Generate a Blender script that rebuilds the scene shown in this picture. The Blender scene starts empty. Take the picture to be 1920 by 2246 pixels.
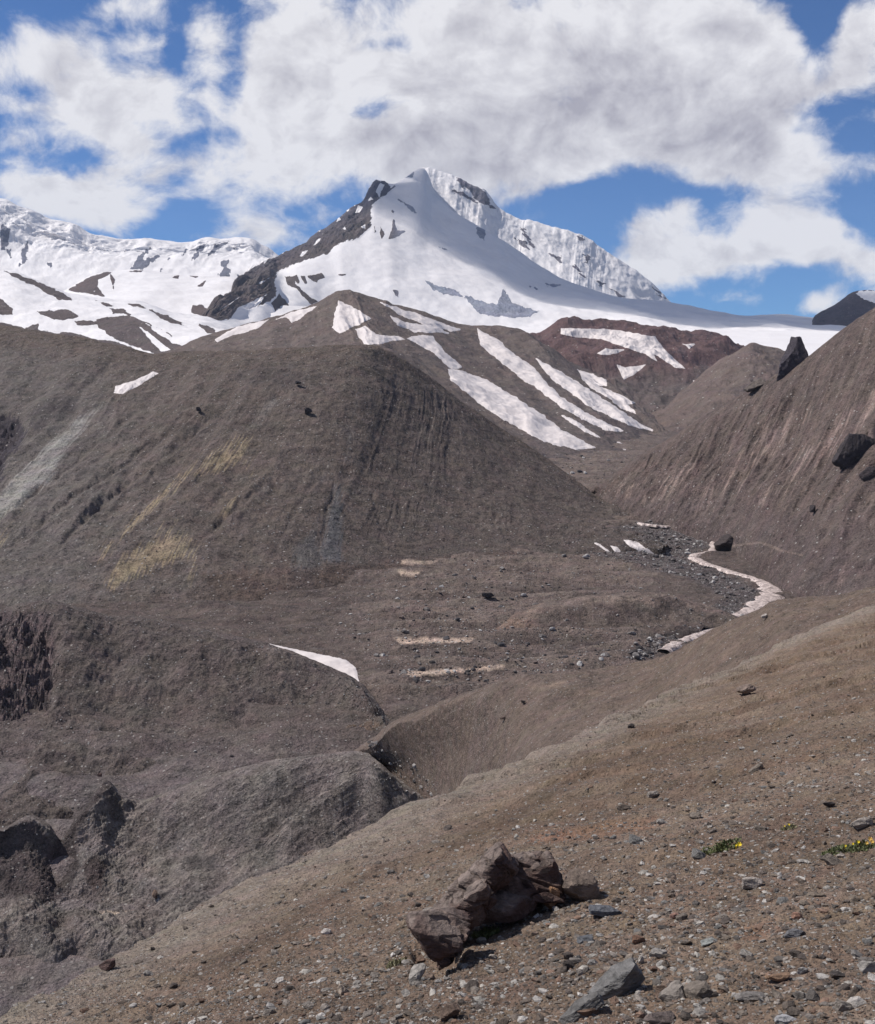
import bpy, math, random
import numpy as np
from mathutils import Vector

# ------------------------------------------------------------------ camera
F, CX, CY, PITCH = 2637.0, 960.0, 1123.0, math.radians(-5.5)
C = bpy.context.scene.collection
cam_d = bpy.data.cameras.new('camera'); cam = bpy.data.objects.new('camera', cam_d); C.objects.link(cam)
cam_d.sensor_fit = 'HORIZONTAL'; cam_d.sensor_width = 36.0; cam_d.lens = 36.0 * F / 1920.0
cam_d.clip_start = 0.1; cam_d.clip_end = 120000
cam.location = (0, 0, 0); cam.rotation_euler = (math.radians(90) + PITCH, 0, 0)
bpy.context.scene.camera = cam

# ------------------------------------------------------------------ light
SUN_EL, SUN_AZ = math.radians(52), math.radians(-76)      # azimuth clockwise from +Y
sdir = Vector((math.sin(SUN_AZ) * math.cos(SUN_EL), math.cos(SUN_AZ) * math.cos(SUN_EL), math.sin(SUN_EL)))
sun_d = bpy.data.lights.new('sun', 'SUN'); sun = bpy.data.objects.new('sun', sun_d); C.objects.link(sun)
sun_d.energy = 5.0; sun_d.angle = math.radians(0.5); sun_d.color = (1.0, 0.955, 0.90)
sun.rotation_euler = sdir.to_track_quat('Z', 'Y').to_euler()
vs = bpy.context.scene.view_settings
vs.view_transform = 'Standard'; vs.look = 'None'; vs.gamma = 1; vs.use_curve_mapping = False; vs.exposure = 0.0
bpy.context.scene.display_settings.display_device = 'sRGB'

def px_azel(px, py):
    d = ray(np.array([px]), np.array([py]))[0]
    return math.atan2(d[0], d[1]), math.atan2(d[2], math.hypot(d[0], d[1]))
def ray(px, py):
    px = np.asarray(px, float); py = np.asarray(py, float)
    c, s = math.cos(PITCH), math.sin(PITCH)
    a = (px - CX) / F; b = (CY - py) / F
    return np.stack([a, c - b * s, s + b * c], -1)
def at(px, py, D):
    r = ray(px, py); return r * (np.asarray(D, float) / r[..., 1])[..., None]
def proj(P):
    c, s = math.cos(PITCH), math.sin(PITCH)
    fw = P[..., 1] * c + P[..., 2] * s; up = -P[..., 1] * s + P[..., 2] * c
    fw = np.where(fw < 1e-3, 1e-3, fw)
    return CX + F * P[..., 0] / fw, CY - F * up / fw

# ------------------------------------------------------------------ world : physical sky with clouds by direction
class NT:
    def __init__(s, nt): s.nt = nt; nt.nodes.clear()
    def n(s, t, **kw):
        nd = s.nt.nodes.new(t)
        for k, v in kw.items(): setattr(nd, k, v)
        return nd
    def put(s, inp, v):
        if hasattr(v, 'is_linked') or isinstance(v, bpy.types.NodeSocket): s.nt.links.new(v, inp)
        else: inp.default_value = v
    def m(s, op, a, b=0.0, c=0.0, clamp=False):
        nd = s.n('ShaderNodeMath', operation=op, use_clamp=clamp)
        s.put(nd.inputs[0], a); s.put(nd.inputs[1], b); s.put(nd.inputs[2], c); return nd.outputs[0]
    def vm(s, op, a, b=(0, 0, 0), sc=None):
        nd = s.n('ShaderNodeVectorMath', operation=op); s.put(nd.inputs[0], a); s.put(nd.inputs[1], b)
        if sc is not None: s.put(nd.inputs['Scale'], sc)
        return nd.outputs['Value'] if op in ('LENGTH', 'DOT_PRODUCT', 'DISTANCE') else nd.outputs[0]
    def ss(s, v, a, b, lo=0.0, hi=1.0):
        nd = s.n('ShaderNodeMapRange', interpolation_type='SMOOTHSTEP'); s.put(nd.inputs[0], v)
        s.put(nd.inputs[1], a); s.put(nd.inputs[2], b); s.put(nd.inputs[3], lo); s.put(nd.inputs[4], hi); return nd.outputs[0]
    def noise(s, vec, scale, detail=6, rough=0.55, dist=0.0, color=False, dims='3D'):
        nd = s.n('ShaderNodeTexNoise', noise_dimensions=dims); s.put(nd.inputs['Vector'], vec)
        s.put(nd.inputs['Scale'], scale); s.put(nd.inputs['Detail'], detail); s.put(nd.inputs['Roughness'], rough)
        s.put(nd.inputs['Distortion'], dist)
        return nd.outputs[1] if color else nd.outputs[0]
    def mix(s, f, a, b, mode='MIX'):
        nd = s.n('ShaderNodeMix', data_type='RGBA', blend_type=mode); s.put(nd.inputs[0], f)
        s.put(nd.inputs[6], a); s.put(nd.inputs[7], b); return nd.outputs[2]
def rgb(r, g, b): return (r, g, b, 1.0)

world = bpy.data.worlds.new('World'); bpy.context.scene.world = world; world.use_nodes = True
w = NT(world.node_tree)
geo = w.n('ShaderNodeTexCoord').outputs['Generated']
sky = w.n('ShaderNodeTexSky', sky_type='NISHITA'); sky.sun_disc = False
sky.sun_elevation = SUN_EL; sky.sun_rotation = SUN_AZ; sky.altitude = 3800; sky.air_density = 1.0; sky.dust_density = 0.4; sky.ozone_density = 1.5
sep = w.n('ShaderNodeSeparateXYZ'); w.put(sep.inputs[0], geo)
az = w.m('ARCTAN2', sep.outputs[0], sep.outputs[1])
hor = w.m('SQRT', w.m('ADD', w.m('MULTIPLY', sep.outputs[0], sep.outputs[0]), w.m('MULTIPLY', sep.outputs[1], sep.outputs[1])))
el = w.m('ARCTAN2', sep.outputs[2], hor)
cmb = w.n('ShaderNodeCombineXYZ'); w.put(cmb.inputs[0], az); w.put(cmb.inputs[1], el); ae = cmb.outputs[0]
# (px, py, rx, ry, rot deg, weight)
BLOBS = [(1120,120,640,250,0,1.5),(900,330,420,170,8,1.3),(1300,330,260,120,-14,.85),(1640,170,330,190,0,1.1),(640,60,110,130,0,.7),
 (1790,370,290,65,4,1.1),(1790,170,120,100,0,.6),(1600,300,200,90,0,.6),(1560,575,150,70,0,.6),(1900,50,80,80,0,.9),(620,250,150,180,0,.8),(520,430,230,110,0,.75),
 (130,110,220,90,-20,.85),(90,150,150,90,0,.5),(330,190,170,110,-20,1.0),(260,10,120,40,-15,.45),(300,330,240,80,-25,.9),(90,430,210,60,18,1.0),(230,455,140,50,0,.5),(460,85,55,90,10,.62),
 (310,465,60,40,0,.55),(190,230,180,80,-10,.55),(420,385,150,70,0,.5),(100,330,110,40,0,.35),(600,510,180,70,0,.9),(250,260,130,80,0,.55),(60,240,120,60,0,.35),(40,315,120,40,0,.4),
 (1430,560,150,120,0,1.3),(1500,450,60,50,-70,.45),(1400,490,90,60,0,.4),(1720,500,170,75,0,1.15),(1900,570,170,70,14,1.05),(1640,560,220,45,0,.7),(1380,620,130,45,0,.5),
 (1790,668,75,42,-10,1.0),(1590,658,85,22,0,.65),(1560,360,70,60,20,.5),(1850,270,120,40,-20,.5)]
HOLES = [(840,228,150,50,-12,.80),(1790,60,60,110,0,.9),(1840,240,110,40,-10,.85),(1840,300,120,34,0,.5),(150,345,110,50,0,.6),(300,270,80,30,10,.5),(400,470,130,50,-5,.6),(660,460,40,30,0,.4),(400,400,60,30,0,.35),(520,180,60,70,0,.7),(420,130,60,60,20,.5),(60,200,70,30,0,.5),(1250,420,180,30,-15,.5),(860,95,60,20,0,.3)]
dens = None
for sign, L in ((1, BLOBS), (-1, HOLES)):
    for (bx, by, rx, ry, rot, wt) in L:
        a_, e_ = px_azel(bx, by)
        mp = w.n('ShaderNodeMapping', vector_type='TEXTURE'); w.put(mp.inputs[0], ae)
        mp.inputs['Location'].default_value = (a_, e_, 0); mp.inputs['Rotation'].default_value = (0, 0, math.radians(-rot))
        mp.inputs['Scale'].default_value = (rx / F * 1.12, ry / F * 1.12, 1)
        g = w.n('ShaderNodeTexGradient', gradient_type='QUADRATIC_SPHERE' if False else 'SPHERICAL'); w.put(g.inputs[0], mp.outputs[0])
        dens = w.m('MULTIPLY_ADD', g.outputs[1], wt * sign, dens if dens is not None else 0.0)
# free clouds outside the photographed part of the sky
wide = w.noise(geo, 3.0, 5, .55)
out = w.m('MAXIMUM', w.ss(w.m('ABSOLUTE', az), .40, .60), w.ss(el, .34, .5))
dens = w.m('MULTIPLY_ADD', out, w.m('MULTIPLY', w.m('SUBTRACT', wide, .44), 4.0), dens)
sq = w.vm('MULTIPLY', ae, (1.0, 1.25, 1.0))
warp = w.vm('SUBTRACT', w.noise(sq, 9.0, 3, .5, color=True), (.5, .5, .5))
cp = w.vm('ADD', sq, w.vm('SCALE', warp, sc=.05))
n1 = w.noise(cp, 8.5, 10, .62, .15)
n1b = w.noise(w.vm('ADD', cp, (.008, -.022, 0)), 8.5, 6, .6, .15)
n2 = w.noise(cp, 45.0, 6, .65)
d1 = w.m('ADD', dens, w.m('MULTIPLY', w.m('SUBTRACT', n1, .5), 3.1))
d1 = w.m('ADD', d1, w.m('MULTIPLY', w.m('SUBTRACT', n2, .5), .7))
cov = w.ss(d1, .20, .92)
# cloud tone: bright billows, grey thick bases
a_, e_ = px_azel(1260, 290)
mp = w.n('ShaderNodeMapping', vector_type='TEXTURE'); w.put(mp.inputs[0], ae); mp.inputs['Location'].default_value = (a_, e_, 0); mp.inputs['Scale'].default_value = (.27, .105, 1)
mp.inputs['Rotation'].default_value = (0, 0, math.radians(10))
gg = w.n('ShaderNodeTexGradient', gradient_type='SPHERICAL'); w.put(gg.inputs[0], mp.outputs[0])
thick = w.m('MULTIPLY', w.ss(d1, .6, 1.5), .20)
relief = w.m('MULTIPLY', w.m('SUBTRACT', n1b, n1), 3.6)
n3 = w.noise(cp, 22.0, 5, .6)
shade = w.m('ADD', w.m('ADD', w.m('MULTIPLY', w.ss(gg.outputs[1], 0, .75), .46), thick), w.m('ADD', relief, w.m('MULTIPLY', w.m('SUBTRACT', n3, .5), 1.3)), clamp=True)
ccol = w.mix(shade, rgb(.89, .88, .905), rgb(.44, .425, .48))
bg1 = w.n('ShaderNodeBackground'); w.put(bg1.inputs[0], w.mix(1.0, sky.outputs[0], rgb(.52, .86, 1.25), 'MULTIPLY')); bg1.inputs[1].default_value = 0.082
bg2 = w.n('ShaderNodeBackground'); w.put(bg2.inputs[0], ccol); bg2.inputs[1].default_value = 1.0
mx = w.n('ShaderNodeMixShader'); w.put(mx.inputs[0], w.m('MULTIPLY', cov, .97)); w.put(mx.inputs[1], bg1.outputs[0]); w.put(mx.inputs[2], bg2.outputs[0])
wo = w.n('ShaderNodeOutputWorld'); w.put(wo.inputs[0], mx.outputs[0])

# ------------------------------------------------------------------ numeric helpers
rng = np.random.default_rng(7); random.seed(7)
def _h(ix, iy, iz, seed):
    n = (ix.astype(np.uint32) * np.uint32(374761393)) ^ (iy.astype(np.uint32) * np.uint32(668265263)) ^ (iz.astype(np.uint32) * np.uint32(2246822519)) ^ np.uint32((seed * 3266489917) & 0xffffffff)
    n = (n ^ (n >> np.uint32(13))) * np.uint32(1274126177); n = n ^ (n >> np.uint32(16)); n = n * np.uint32(2654435761); n ^= n >> np.uint32(15)
    return n.astype(np.float32) * np.float32(2.0 / 4294967295.0) - np.float32(1)
def vnoise2(x, y, seed=0):
    x = np.asarray(x, np.float64); y = np.asarray(y, np.float64)
    ix = np.floor(x); iy = np.floor(y); fx = (x - ix); fy = (y - iy)
    ix = ix.astype(np.int64).astype(np.int32); iy = iy.astype(np.int64).astype(np.int32); z = np.zeros_like(ix)
    u = fx * fx * fx * (fx * (fx * 6 - 15) + 10); v = fy * fy * fy * (fy * (fy * 6 - 15) + 10)
    def g(dx, dy):
        a = _h(ix + dx, iy + dy, z, seed) * math.pi
        return np.cos(a) * (fx - dx) + np.sin(a) * (fy - dy)
    a = g(0, 0) * (1 - u) + g(1, 0) * u; b = g(0, 1) * (1 - u) + g(1, 1) * u
    return (a * (1 - v) + b * v) * 1.5
def fbm(x, y, seed=0, octs=5, gain=.5, lac=2.03, ridged=False):
    t = 0; a = 1.0; s = 0
    for o in range(octs):
        n = vnoise2(x, y, seed + o * 17)
        if ridged: n = 1 - 2 * np.abs(n)
        t = t + a * n; s += a; a *= gain; x = x * lac + 3.7; y = y * lac - 1.9
    return t / s
def linesd(X, Y, L):
    d = np.full(X.shape, 1e9)
    for (ax, ay), (bx, by) in zip(L[:-1], L[1:]):
        ex, ey = bx - ax, by - ay; t = np.clip(((X - ax) * ex + (Y - ay) * ey) / (ex * ex + ey * ey), 0, 1); d = np.minimum(d, np.hypot(X - ax - t * ex, Y - ay - t * ey))
    return d
def sstep(v, a, b):
    t = np.clip((v - a) / (b - a), 0, 1); return t * t * (3 - 2 * t)
def polysd(X, Y, poly):
    """signed pixel distance to a polygon, positive inside"""
    poly = np.asarray(poly, float); sh = X.shape; X = X.ravel(); Y = Y.ravel()
    out = np.full(X.shape, -1e3)
    m = (X > poly[:, 0].min() - 40) & (X < poly[:, 0].max() + 40) & (Y > poly[:, 1].min() - 40) & (Y < poly[:, 1].max() + 40)
    x = X[m]; y = Y[m]; d = np.full(x.shape, 1e9); ins = np.zeros(x.shape, bool)
    n = len(poly)
    for i in range(n):
        ax, ay = poly[i]; bx, by = poly[(i + 1) % n]; ex, ey = bx - ax, by - ay
        t = np.clip(((x - ax) * ex + (y - ay) * ey) / (ex * ex + ey * ey + 1e-9), 0, 1)
        d = np.minimum(d, np.hypot(x - ax - t * ex, y - ay - t * ey))
        c = ((ay > y) != (by > y)) & (x < (bx - ax) * (y - ay) / (by - ay + 1e-12) + ax); ins ^= c
    out[m] = np.where(ins, d, -d); return out.reshape(sh)
def spline(P, n, axis=0):
    """resample control points (K,...) to n samples, monotone (PCHIP) in every coordinate"""
    P = np.moveaxis(np.asarray(P, float), axis, 0); K = P.shape[0]; t = np.linspace(0, K - 1, n)
    d = P[1:] - P[:-1]; m = np.zeros_like(P)
    prod = d[1:] * d[:-1]; h = np.where(prod > 0, 2 * prod / (d[1:] + d[:-1] + np.where(d[1:] + d[:-1] == 0, 1e-9, 0)), 0)
    m[1:-1] = h; m[0] = d[0]; m[-1] = d[-1]
    i = np.clip(t.astype(int), 0, K - 2); f = (t - i).reshape((-1,) + (1,) * (P.ndim - 1))
    r = P[i] * (2 * f**3 - 3 * f**2 + 1) + m[i] * (f**3 - 2 * f**2 + f) + P[i + 1] * (-2 * f**3 + 3 * f**2) + m[i + 1] * (f**3 - f**2)
    return np.moveaxis(r, 0, axis)
def catmull(P, n, axis=0):
    P = np.moveaxis(np.asarray(P, float), axis, 0); K = P.shape[0]; t = np.linspace(0, K - 1, n)
    m = np.zeros_like(P); m[1:-1] = (P[2:] - P[:-2]) * .5; m[0] = P[1] - P[0]; m[-1] = P[-1] - P[-2]
    i = np.clip(t.astype(int), 0, K - 2); f = (t - i).reshape((-1,) + (1,) * (P.ndim - 1))
    r = P[i] * (2 * f**3 - 3 * f**2 + 1) + m[i] * (f**3 - 2 * f**2 + f) + P[i + 1] * (-2 * f**3 + 3 * f**2) + m[i + 1] * (f**3 - f**2)
    return np.moveaxis(r, 0, axis)

# ------------------------------------------------------------------ mesh helpers
def set_mesh(name, V, faces, mat, smooth=True, attrs=None, parent=None, tri=False):
    me = bpy.data.meshes.new(name); V = np.ascontiguousarray(V, np.float32); faces = np.ascontiguousarray(faces, np.int32)
    k = faces.shape[1]; me.vertices.add(len(V)); me.vertices.foreach_set('co', V.ravel())
    me.loops.add(faces.size); me.loops.foreach_set('vertex_index', faces.ravel())
    me.polygons.add(len(faces)); me.polygons.foreach_set('loop_start', np.arange(0, faces.size, k, dtype=np.int32))
    me.polygons.foreach_set('use_smooth', np.full(len(faces), smooth))
    me.update(calc_edges=True)
    for an, av in (attrs or {}).items():
        if av.ndim == 1:
            a = me.attributes.new(an, 'FLOAT', 'POINT'); a.data.foreach_set('value', av.astype(np.float32))
        else:
            a = me.attributes.new(an, 'FLOAT_COLOR', 'POINT')
            if av.shape[1] == 3: av = np.concatenate([av, np.ones((len(av), 1))], 1)
            a.data.foreach_set('color', np.ascontiguousarray(av, np.float32).ravel())
    me.materials.append(mat)
    o = bpy.data.objects.new(name, me); C.objects.link(o)
    if parent: o.parent = parent
    return o
def grid_faces(R, K):
    a = np.arange(R * K).reshape(R, K)
    return np.stack([a[:-1, :-1], a[1:, :-1], a[1:, 1:], a[:-1, 1:]], -1).reshape(-1, 4)
def tag(o, label=None, cat=None, group=None, kind=None):
    if label: o['label'] = label
    if cat: o['category'] = cat
    if group: o['group'] = group
    if kind: o['kind'] = kind
    return o

# ------------------------------------------------------------------ materials
def terrain_mat(name, size, speck=.5, bump=.6, contrast=.35, snow_edge=.05, stretch=(1, 1, 1), pale=.5):
    """size = metres of the finest visible grain. Colour from attribute Col, snow from attribute snow."""
    m = bpy.data.materials.new(name); m.use_nodes = True; t = NT(m.node_tree)
    pos = t.n('ShaderNodeTexCoord').outputs['Object']
    col = t.n('ShaderNodeAttribute', attribute_name='Col').outputs['Color']
    sn = t.n('ShaderNodeAttribute', attribute_name='snow').outputs['Fac']
    ps = t.vm('MULTIPLY', pos, stretch)
    big = t.noise(ps, 1 / (size * 40), 6, .6, .3)
    fine = t.noise(pos, 1 / (size * 1.6), 4, .7)
    mid = t.noise(ps, 1 / (size * 9), 5, .62, .2)
    k = t.m('ADD', t.m('MULTIPLY', t.m('SUBTRACT', big, .5), contrast * 2.4), t.m('ADD', t.m('MULTIPLY', t.m('SUBTRACT', mid, .5), contrast * 3.6), t.m('MULTIPLY', t.m('SUBTRACT', fine, .5), contrast * 6.0)))
    val = t.m('MAXIMUM', t.m('ADD', k, 1.0), .22)
    base = t.vm('SCALE', col, sc=val)
    hue = t.noise(ps, 1 / (size * 22), 4, .6, color=True)
    base = t.mix(.10, base, t.vm('MULTIPLY', base, t.vm('SCALE', hue, sc=2.0)))
    # stones: pale and dark chips
    vo = t.n('ShaderNodeTexVoronoi', feature='F1'); t.put(vo.inputs['Vector'], pos); vo.inputs['Scale'].default_value = 1 / (size * 3.2); vo.inputs['Randomness'].default_value = 1
    rr = t.n('ShaderNodeSeparateColor'); t.put(rr.inputs[0], vo.outputs['Color'])
    spot = t.m('LESS_THAN', vo.outputs['Distance'], t.m('MULTIPLY_ADD', rr.outputs[0], .28, .06))
    on = t.m('MULTIPLY', spot, t.m('GREATER_THAN', rr.outputs[1], 1 - speck))
    light = t.m('GREATER_THAN', rr.outputs[2], 1 - pale)
    sc = t.mix(light, t.vm('SCALE', base, sc=.35), t.mix(rr.outputs[0], rgb(.20, .18, .17), rgb(.40, .37, .34)))
    base = t.mix(t.m('MULTIPLY', on, .85), base, sc)
    snown = t.m('ADD', sn, t.m('MULTIPLY', t.m('SUBTRACT', t.noise(pos, 1 / (size * 7), 5, .65), .5), .42))
    sf = t.ss(snown, .5 - snow_edge, .5 + snow_edge)
    sv = t.noise(pos, 1 / (size * 25), 4, .6)
    scol = t.mix(sv, rgb(.66, .625, .615), rgb(.82, .795, .79))
    cc = t.mix(sf, base, scol)
    b = t.n('ShaderNodeBsdfPrincipled'); t.put(b.inputs['Base Color'], cc); t.put(b.inputs['Roughness'], t.m('MULTIPLY_ADD', sf, -.25, .92))
    b.inputs['Specular IOR Level'].default_value = .25
    h = t.m('ADD', t.m('MULTIPLY', fine, 1.0), t.m('MULTIPLY', mid, 3.0)); h = t.m('ADD', h, t.m('MULTIPLY', on, .5))
    h = t.m('MULTIPLY', h, t.m('MULTIPLY_ADD', sf, -.88, 1.0))
    bp = t.n('ShaderNodeBump'); bp.inputs['Strength'].default_value = bump; bp.inputs['Distance'].default_value = size * 3.2; t.put(bp.inputs['Height'], h)
    t.put(b.inputs['Normal'], bp.outputs[0])
    o = t.n('ShaderNodeOutputMaterial'); t.put(o.inputs[0], b.outputs[0]); return m

# ------------------------------------------------------------------ terrain sheets
LAY = {}
def blend(col, mask, c):
    return col * (1 - mask[..., None]) + np.asarray(c, float) * mask[..., None]
def sheet(name, rows, R, K, mat, base, disp=None, paint=None, snow=None, kind='structure', rspace=None, smoothrows=False, hold=None, usm=0):
    """rows: R0 x K0 x 3 control points (px, py, distance); the surface is lofted through them in the world."""
    P = np.asarray(rows, float); P = at(P[..., 0], P[..., 1], P[..., 2])
    P = catmull(P, K, 1)
    P = (catmull if smoothrows else spline)(P, R, 0)
    v, u = np.meshgrid(np.linspace(0, len(rows) - 1, R), np.linspace(0, len(rows[0]) - 1, K), indexing='ij')
    if usm:
        Q = P
        for _ in range(3):
            c_ = np.cumsum(np.pad(Q, ((0, 0), (usm + 1, usm), (0, 0)), 'edge'), 1); Q = (c_[:, 2 * usm + 1:] - c_[:, :-2 * usm - 1]) / (2 * usm + 1)
        k_ = sstep(v, 1.3, 2.6)[..., None] * (1 - sstep(u, len(rows[0]) - 5.5, len(rows[0]) - 3.5))[..., None]; P = P * (1 - k_) + Q * k_
    if disp is not None: P = P + disp(P, u, v)
    X, Y = proj(P)
    col = np.broadcast_to(np.asarray(base, float), P.shape).copy()
    if paint is not None: col = paint(col, X, Y, u, v, P)
    sn = np.zeros(X.shape) if snow is None else snow(X, Y, u, v, P)
    col = col * (np.array([1.30, 1.17, 1.13]) if mat is not M_far else np.array([1.15, 1.08, 1.05]))
    o = set_mesh(name, P.reshape(-1, 3), grid_faces(R, K), mat, attrs={'Col': col.reshape(-1, 3), 'snow': sn.ravel()})
    if kind: o['kind'] = kind
    LAY[name] = dict(P=P, X=X, Y=Y, u=u, v=v, o=o, R=R, K=K)
    return o
def zonly(d): return np.stack([np.zeros_like(d), np.zeros_like(d), d], -1)
def pmask(X, Y, poly, soft=3, amp=3, sc=12, seed=0, octs=4):
    n = fbm(X / sc, Y / sc, seed, octs) * amp * 2
    return polysd(X, Y, poly) + n
def c1(pts): return [(x * .5421, 340 + y * .5421) for x, y in pts]              # notes taken on enlarged crops of the photograph
def c2(pts): return [(960 + x * .5421, 340 + y * .5421) for x, y in pts]
def c4(pts): return [(960 + x * .5421, 800 + y * .5421) for x, y in pts]
def c5(pts): return [(x * .5421, 1300 + y * .5421) for x, y in pts]
def streaks(X, Y, ang, along, across, seed, octs=4):
    a = math.radians(ang); p = X * math.cos(a) + Y * math.sin(a); q = -X * math.sin(a) + Y * math.cos(a)
    return fbm(p / along, q / across, seed, octs)
M_far = terrain_mat('far_rock_and_snow', 6.0, .2, .5, .25, .10, pale=.2)
M_hill = terrain_mat('hill_debris', 1.9, .25, .6, .30, .06)
M_mound = terrain_mat('mound_debris', 0.62, .42, .85, .42, .06, pale=.45)
M_val = terrain_mat('valley_debris', 0.36, .48, .9, .46, .05)
M_near = terrain_mat('spur_debris', 0.16, .50, .9, .42, .05)
M_fore = terrain_mat('gravel', 0.018, .62, .9, .34, .05, pale=.55)

ROCK = (.075, .066, .070)
# ---- base ground far below everything, reaching the horizon
g = 9000.0
gx, gy = np.meshgrid(np.linspace(-15000, 15000, 61), np.linspace(-15000, 15000, 61))
gz = -175 + fbm(gx / 3000, gy / 3000, 3, 3) * 20
set_mesh('ground', np.stack([gx, gy, gz], -1).reshape(-1, 3), grid_faces(61, 61)[:, ::-1], M_far,
         attrs={'Col': np.tile([.10, .09, .085], (61 * 61, 1)), 'snow': np.zeros(61 * 61)})['kind'] = 'structure'

# ---- far snow range on the left
X0 = [(-700,560),(-450,500),(-250,430),(-100,445),(0,438),(38,451),(70,462),(108,481),(163,492),(200,516),(244,523),(325,527),(412,532),(461,527),(542,521),(575,541),(602,556),(660,600),(760,640)]
rows = [[(x, y + 60, 9300) for x, y in X0], [(x, y, 8900) for x, y in X0], [(x, y + 35, 8600) for x, y in X0],
        [(x, 560 + .25 * (y - 500), 8150) for x, y in X0], [(x, 660, 7000) for x, y in X0], [(x, 760, 5600) for x, y in X0]]
def d_range(P, u, v):
    f = np.exp(-((v - 2.2) / .9) ** 2)
    r = fbm(P[..., 0] / 330, v * .8 + P[..., 0] / 900, 5, 5, ridged=True)
    d = zonly(r * 55 * f + fbm(P[..., 0] / 260, P[..., 1] / 260, 9, 5) * 30 * sstep(v, .2, 1.4))
    d[..., 1] -= fbm(P[..., 0] / 500, v * 1.3, 31, 4, ridged=True) * 120 * f + fbm(P[..., 0] / 120 + P[..., 2] / 700, v * 1.1, 32, 3, ridged=True) * 42 * f
    return d
RANGE_ROCK = [c1(p) for p in [[(0,280),(25,280),(50,300),(40,340),(20,390),(0,380)],[(85,385),(110,345),(120,350),(105,440),(80,450)],[(25,380),(48,375),(45,420),(30,410)],
    [(180,430),(215,435),(205,460)],[(235,345),(262,342),(250,352)],
    [(560,405),(600,370),(620,372),(580,420),(640,400),(650,410),(575,470),(520,470),(535,440)],[(640,465),(685,405),(692,415),(650,475)],[(725,430),(750,370),(760,380),(740,425)],
    [(765,430),(800,370),(850,345),(830,375),(790,425)],[(830,410),(870,360),(935,345),(905,370),(845,415)],[(880,430),(930,420),(920,450),(940,470),(930,500),(870,495),(900,460)],
    [(950,470),(975,480),(970,500),(945,485)],[(935,385),(970,360),(975,368),(940,392)],[(1020,460),(1080,435),(1120,420),(1110,440),(1040,470)]]]
def s_range(X, Y, u, v, P):
    rk = np.full(X.shape, -1e3)
    for p in RANGE_ROCK: rk = np.maximum(rk, polysd(X, Y, p))
    n = fbm(X / 9, Y / 9, 4, 4) * 7 + fbm(X / 5, Y / 22, 14, 3) * 4
    return np.clip(.5 - (rk + n - 2.0) / 6, 0, 1)
sheet('snow_range', rows, 260, 620, M_far, (.13, .14, .18), d_range, None, s_range)

# ---- back ridge of the main peak
X0 = [(820,560),(880,440),(905,390),(932,369),(960,375),(1003,389),(1036,407),(1068,421),(1095,457),(1139,481),(1166,484),(1220,500),(1269,513),(1296,527),(1329,551),(1372,578),(1426,616),(1470,660),(1520,700),(1600,760)]
rows = [[(x, y + 90, 7700) for x, y in X0], [(x, y, 7150 - .2 * (x - 930)) for x, y in X0], [(x - 10, y + 60, 6850 - .2 * (x - 930)) for x, y in X0], [(x - 20, y + 180, 6200 - .2 * (x - 930)) for x, y in X0]]
def d_back(P, u, v):
    f = sstep(v, .75, 1.5)
    d = zonly(fbm(P[..., 0] / 130, P[..., 1] / 130, 19, 5, .5) * 14 * f + fbm(P[..., 0] / 120, P[..., 2] / 120, 27, 4, ridged=True) * 6 * f + fbm(u * 3, v * 0, 8, 3) * 8)
    d[..., 1] -= fbm((P[..., 0] + P[..., 2]) / 150, (P[..., 2] - P[..., 0]) / 260, 21, 4, .5, ridged=True) * 20 * f
    return d
PB = [c2(p) for p in [[(78,92),(140,110),(195,145),(212,200),(250,225),(190,200),(150,180),(130,140),(95,125)],[(60,145),(100,150),(170,190),(160,195),(90,165)],[(310,335),(360,350),(370,380),(330,360)],[(330,290),(350,300),(390,370),(370,360)],
    [(560,320),(600,340),(610,345),(570,345)],[(450,400),(500,410),(500,440)],[(540,440),(560,445),(600,500),(580,490)],[(640,500),(680,520),(660,530)],[(860,530),(890,545),(920,580),(890,560)],[(700,540),(760,570),(740,580)],[(590,400),(620,410),(605,440)]]]
def s_back(X, Y, u, v, P):
    rk = np.full(X.shape, -1e3)
    for p in PB: rk = np.maximum(rk, polysd(X, Y, p))
    band = sstep(X, 1150, 1300) * 3.0
    n = fbm((X + Y * .7) / 22, (Y - X * .55) / 5, 4, 5, .65) * 11
    return np.clip(.5 - (np.maximum(rk, -13.5 + band) + n) / 6, 0, 1)
sheet('peak_ridge', rows, 200, 520, M_far, (.13, .13, .16), d_back, None, s_back)

# ---- main peak, face towards the camera
cr = [(380,740,3700),(444,694,3850),(495,652,4200),(528,612,4800),(553,595,5350),(596,573,5600),(645,549,5800),(694,519,5950),(732,494,6080),(768,462,6230),(797,443,6330),(808,421,6400),(824,400,6450),(845,402,6500),(867,403,6560),(889,391,6650),(930,371,6750),
 (955,420,6650),(985,455,6550),(1014,475,6470),(1068,508,6350),(1123,541,6220),(1177,578,6100),(1231,611,6000),(1296,635,5950),(1372,654,5900),(1470,664,5850),(1572,684,5750),(1640,694,5700),(1719,688,5700),(1789,695,5600),(1950,700,5500)]
sh = [(390,745,3650),(460,705,3780),(510,672,4000),(560,640,4400),(590,618,4700),(615,597,5100),(650,580,5200),(690,562,5300),(722,546,5400),(750,534,5450),(775,527,5500),(795,524,5530),(815,522,5550),(835,523,5570),(855,526,5580),(875,532,5600),(905,545,5600),
 (935,558,5600),(965,568,5590),(1000,580,5580),(1060,598,5560),(1115,616,5540),(1170,634,5520),(1225,648,5500),(1290,660,5450),(1366,672,5400),(1465,684,5350),(1567,697,5250),(1635,703,5200),(1715,705,5200),(1785,710,5150),(1950,715,5100)]
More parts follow.
